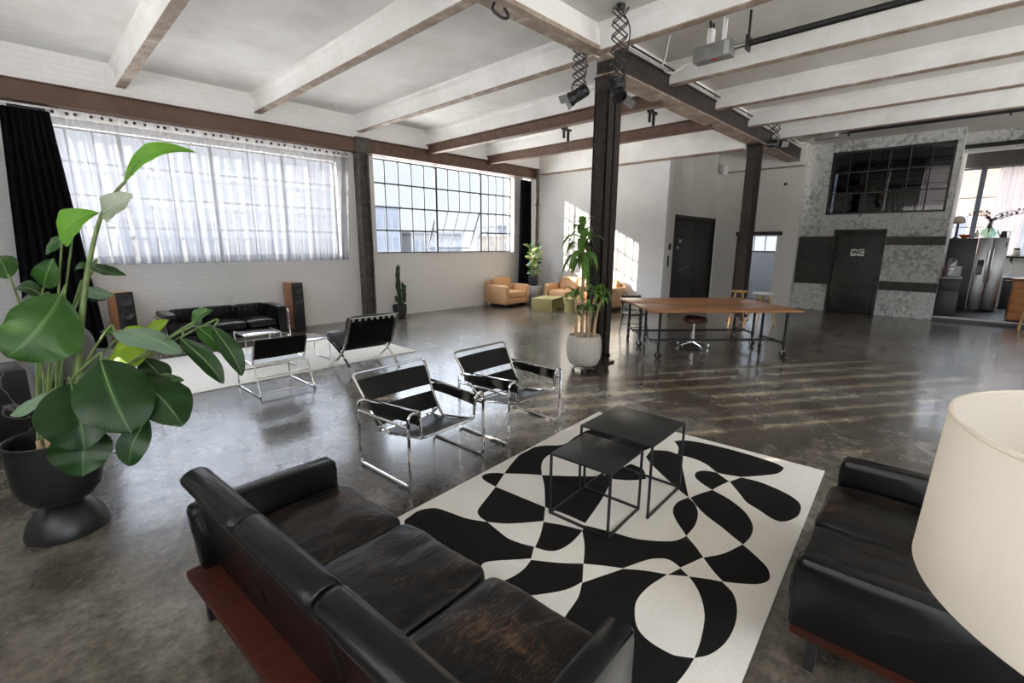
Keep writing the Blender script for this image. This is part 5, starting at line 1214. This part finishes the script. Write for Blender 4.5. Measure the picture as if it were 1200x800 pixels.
MB().lathe([(0, 0), (.06, 0), (.065, .02), (.05, .14), (.045, .16), (0, .16)], 20).build('body', 'black', t); MB().tube(bez([(0, .05, .03), (0, .10, .12), (0, .13, .2)], 10), [.014, .008], 8).build('spout', 'black', t); MB().tube(bez([(0, -.045, .14), (0, -.11, .15), (0, -.10, .05), (0, -.055, .03)], 12), .008, 6).build('handle', 'black', t)
t = thing('mushroom_lamp', 'small lamp with a rounded beige cap standing on the tall dark cabinet', 'lamp', (17.86, .40, KT)); 
MB().lathe([(0, 0), (.07, 0), (.07, .02), (.03, .05), (.025, .42), (0, .42)], 20).build('stand', 'darkdoor', t); MB().lathe([(0, .40), (.12, .40), (.145, .43), (.13, .52), (.07, .58), (0, .60)], 28).build('cap', 'beige', t)
t = thing('orange_bowl', 'small orange bowl on the tall dark cabinet below the beige lamp', 'bowl', (17.48, .22, KT))
MB().lathe([(0, 0), (.05, 0), (.06, .01), (.11, .07), (.12, .10), (.112, .10), (.10, .07), (.05, .02), (0, .018)], 24).build('body', 'orange', t)
t = thing('white_bottle', 'small pale bottle between the bowl and the demijohn', 'bottle', (17.5, -.005, KT + .015)); MB().lathe([(0, 0), (.04, 0), (.045, .02), (.04, .12), (.018, .16), (.016, .21), (0, .21)], 16).build('body', 'white', t)
# kitchen curtain and the black curtains of the dark room
t = thing('kitchen_sheer', 'white sheer curtain at the right side of the kitchen window', 'curtain', (19.15, -1.2, 1.52))
def ks(u, v):
    y = -.22 - 1.9 * u; return V(.09 + .03 * math.sin(u * 70), y + 1.2, 2.40 * (1 - v))
MB().grid(ks, 150, 6).build('cloth', 'sheer', t, 180)
mb = MB().tube([(.09, 1.6, 2.43), (.09, -1.2, 2.43)], .014, 8); mb.build('curtain_rod', 'black', t)
def bc(y0, y1, label):
    fn = lambda u, v: V(18.15 + .05 * math.sin(u * 44), y0 + (y1 - y0) * u + .04 * math.sin(v * 2), 4.2 - 1.68 * v); tag(MB().grid(fn, 80, 6, .004).build('blackout_curtain', 'blackcurtain', None, 180), label, 'curtain')
bc(1.30, 2.06, 'black curtain seen through the right half of the interior window'); bc(2.09, 3.36, 'wide black curtain seen through the left half of the interior window')

# ------------------------------------------------------------------ fittings under the ceiling
def scissor_light(label, loc, rz, n, wd, drop, dz_tilt, spot_az):
    """lattice pantograph hanging from a clamp with a studio spotlight"""
    t = thing('scissor_arm_light', label, 'studio light', loc, rz, 'studio lights on scissor arms')     # origin at the top
    MB().lathe([(0, -.05), (.045, -.05), (.05, -.03), (.05, 0), (0, 0)], 16).build('mount', 'black', t)
    mb = MB(); h = drop / n; a = wd / 2
    for side in (-.05, .05):
        for k in range(n):
            z0 = -.05 - k * h; z1 = z0 - h
            mb.bar((-a if k % 1 else -a, side, z0), (a, side, z1), .013, .006, up=(0, 1, 0)); mb.bar((a, side, z0), (-a, side, z1), .013, .006, up=(0, 1, 0))
    for k in range(n + 1):
        for s in (-a, a): mb.tube([(s, -.055, -.05 - k * h), (s, .055, -.05 - k * h)], .006, 6)
    mb.build('scissor_arm', 'black', t)
    zc = -.05 - drop; rot = Matrix.Rotation(spot_az, 3, 'Z') @ Matrix.Rotation(dz_tilt, 3, 'Y')
    hd = MB(); prof = [(0, -.13), (.06, -.13), (.075, -.10), (.075, .08), (.088, .10), (.088, .13), (.07, .13), (.06, .10), (0, .10)]; hd.lathe(prof, 20)
    for k in range(4): hd.lathe([(.075, -.08 + .035 * k), (.082, -.075 + .035 * k), (.075, -.068 + .035 * k)], 20)
    hd.v = [rot @ v + V(0, 0, zc - .13) for v in hd.v]; o = hd.build('spotlight', 'black', t)
    for s in (-1, 1):
        f = MB(); f.add([V(x, y, z) for x, y, z in ((-.06, s * .085, .13), (.06, s * .085, .13), (.05, s * .17, .22), (-.05, s * .17, .22))], [[0, 1, 2, 3]]); f.add([V(x, y, z) for x, y, z in ((-.06, s * .082, .133), (.06, s * .082, .133), (.05, s * .167, .223), (-.05, s * .167, .223))], [[3, 2, 1, 0]])
        f.v = [rot @ v + V(0, 0, zc - .13) for v in f.v]; f.build('barn_door', 'greymetal', o)
    MB().tube(fillet([(-.09, 0, zc - .13), (-.09, 0, zc - .02), (.09, 0, zc - .02), (.09, 0, zc - .13)], .02), .008, 6).build('yoke', 'black', t)
    MB().tube(bez([(0, .06, 0), (.12, .07, -.2), (a + .03, .07, -drop * .6), (a, .06, -drop), (.03, .05, zc - .1)], 30), .007, 6).build('cable', 'black', t)
scissor_light('studio light on a scissor arm hanging left of the riveted column', (5.35, 3.98, 4.26), R(-40), 4, .16, .40, R(115), R(150))
scissor_light('studio light on a long scissor arm hanging in front of the riveted column', (5.15, 3.28, 4.44), R(-50), 5, .17, .70, R(150), R(-60))
scissor_light('studio light on a scissor arm near the second column', (11.2, 3.30, 4.44), R(-45), 3, .18, .42, R(100), R(-60))
def hoist(label, loc, ln):
    t = thing('shaft_motor', label, 'motor', loc, 0, 'grey shaft motors under the ceiling')    # shaft runs along -y
    MB().lo((-.085, -.23, -.09), (.085, .23, .09), .012).build('housing', 'greymetal', t); MB().lo((-.092, -.21, -.07), (-.085, -.15, .07), .003).build('vent', 'worktop', t)
    MB().lo((-.07, -.06, -.093), (.0, .0, -.088)).build('sticker', 'red', t)
    MB().lo((-.05, .02, .085), (.05, .08, .27)).build('mounting_plate', 'white', t)
    for x in (-.05, .03): MB().lo((x, -.12, .085), (x + .02, -.10, CEIL - loc[2])).build('bracket', 'white', t)
    MB().tube([(0, -.23, 0), (0, -.38, 0)], .03, 10).build('coupling', 'dullchrome', t); MB().tube([(0, -.42, 0), (0, -ln, 0)], .035, 12).build('shaft', 'black', t)
    mb = MB()
    for y in (-.40, -ln * .62): mb.lo((-.07, y - .012, -.08), (.07, y + .012, .08), .004).lo((-.012, y - .01, .08), (.012, y + .01, CEIL - loc[2]))
    mb.build('hanger', 'black', t)
    MB().tube(bez([(-.05, .22, -.02), (-.14, .45, -.16), (-.1, .62, -.05), (.0, .64, .12), (.0, .60, CEIL - loc[2])], 30), .009, 6).build('cable', 'cable', t)
    MB().tube([(.0 + .05 * math.cos(a), .05, .33 + .06 * math.sin(a)) for a in [2 * PI * k / 14 for k in range(14)]], .014, 6, closed=True).build('cable_coil', 'black', t)
hoist('grey motor box with a long black shaft under the near right ceiling bay', (6.32, 2.66, 4.10), 4.2)
hoist('grey motor box with a long black shaft close to the distressed plaster wall', (12.95, 2.72, 4.20), 4.6)
for lab, loc in (('pair of small dark metal clamps under the ceiling left of the riveted column', (8.35, 6.5, 4.0)), ('pair of small dark metal clamps under the ceiling right of the riveted column', (8.35, 4.55, 4.0))):
    t = thing('ceiling_clamp', lab, 'clamp', loc); MB().lo((-.14, -.03, .10), (.14, .03, .14)).lo((-.02, -.02, .14), (.02, .02, CEIL - loc[2])).build('bar', 'black', t)
    MB().lo((-.10, -.02, -.06), (-.06, .02, .10)).lo((.04, -.02, -.10), (.08, .02, .10)).build('hook', 'black', t)
o = MB().tube(bez([(3.70, 3.84, 4.16), (3.64, 3.80, 4.06), (3.76, 3.78, 4.02), (3.86, 3.80, 4.07), (3.83, 3.84, 4.16)], 24), .016, 8).build('light_mount_loop', 'black'); tag(o, 'loop of black cable in place of a scissor light mount under the main beam', 'cable')  # simple loop put where a scissor light mount hangs
t = thing('wall_speaker', 'small white loudspeaker mounted high in the recess corner', 'speaker', (14.78, 5.62, 3.93), R(-40)); MB().box((0, -.05, 0), (.14, .14, .30), .015).build('cabinet', 'white', t); MB().bar((0, .02, .05), (.1, .16, .05), .03).build('bracket', 'black', t)
t = thing('wall_sensor', 'tiny dark sensor high on the pale wall above the passage', 'sensor', (XC - .02, 4.02, 3.44)); MB().lathe([(0, -.03), (.035, -.03), (.045, 0), (.035, .03), (0, .03)], 14).build('body', 'black', t)
t = thing('glass_vase', 'slim clear glass vases on the floor between the tan sofa and the recess', 'vase', (11.0, 6.45, 0)); MB().lathe([(0, 0), (.06, 0), (.065, .01), (.06, .55), (.054, .55), (.056, .02), (0, .015)], 18).build('body', 'clearglass', t)
t['label'] = 'slim clear glass vase on the floor at the right end of the tan sofa'

# ------------------------------------------------------------------ city beyond the windows
def building(label, x0, x1, y0, y1, z1, mat, nx, nz, roof=None):
    t = thing('building', label, 'building', ((x0 + x1) / 2, (y0 + y1) / 2, -9), 0); w_, d_, h = (x1 - x0) / 2, (y1 - y0) / 2, z1 + 9
    MB().lo((-w_, -d_, 0), (w_, d_, h)).build('wall', mat, t); MB().lo((-w_ - .2, -d_ - .2, h), (w_ + .2, d_ + .2, h + .3)).build('roof', mat, t)
    w0 = None
    for i in range(nx):
        for j in range(nz):
            x = -w_ + (i + .5) * 2 * w_ / nx; z = h - (j + .6) * 3.0
            if w0 is None: w0 = MB().lo((-w_ / nx * .55, -d_ - .06, -.8), (w_ / nx * .55, -d_ + .02, .7)).build('window', 'towerwin', t); o = w0
            else: o = w0.copy(); COL.objects.link(o); o.parent = t
            o.location = (x, 0, z)
    return t
building('pale blue office tower behind the left part of the bare window', 33, 39, 60, 68, 6.6, 'tower', 4, 4)
building('pale rendered block behind the middle of the bare window', 42, 52, 62, 70, 3.2, 'towerpale', 6, 3)
building('low pale building left of the middle behind the bare window', 40, 44, 72, 80, 4.6, 'towerpale', 3, 3)
building('pale pink block behind the open sash of the bare window', 52, 60, 52, 58, 2.8, 'towerpink', 5, 3)
building('hazy pale tower beyond the right part of the bare window', 74, 84, 76, 84, 5.4, 'tower', 5, 3)
building('low pink building beyond the right end of the bare window', 66, 80, 58, 64, 2.4, 'towerpink', 7, 3)
building('pale block beyond the curtained window', 8, 18, 70, 78, 4.0, 'towerpale', 6, 3)
t = thing('building', 'apricot brick house beyond the kitchen window', 'building', (31, -2, -9)); MB().lo((0, -9, 0), (8, 7, 14.6)).build('wall', 'brickhouse', t); MB().lo((-.3, -9.2, 14.6), (8, 7.2, 15)).build('roof', 'towerpale', t)
for y in (-6, -3, 0, 3): MB().lo((-.05, y - .6, 10.2), (.02, y + .6, 12.2)).build('window', 'towerwin', t)
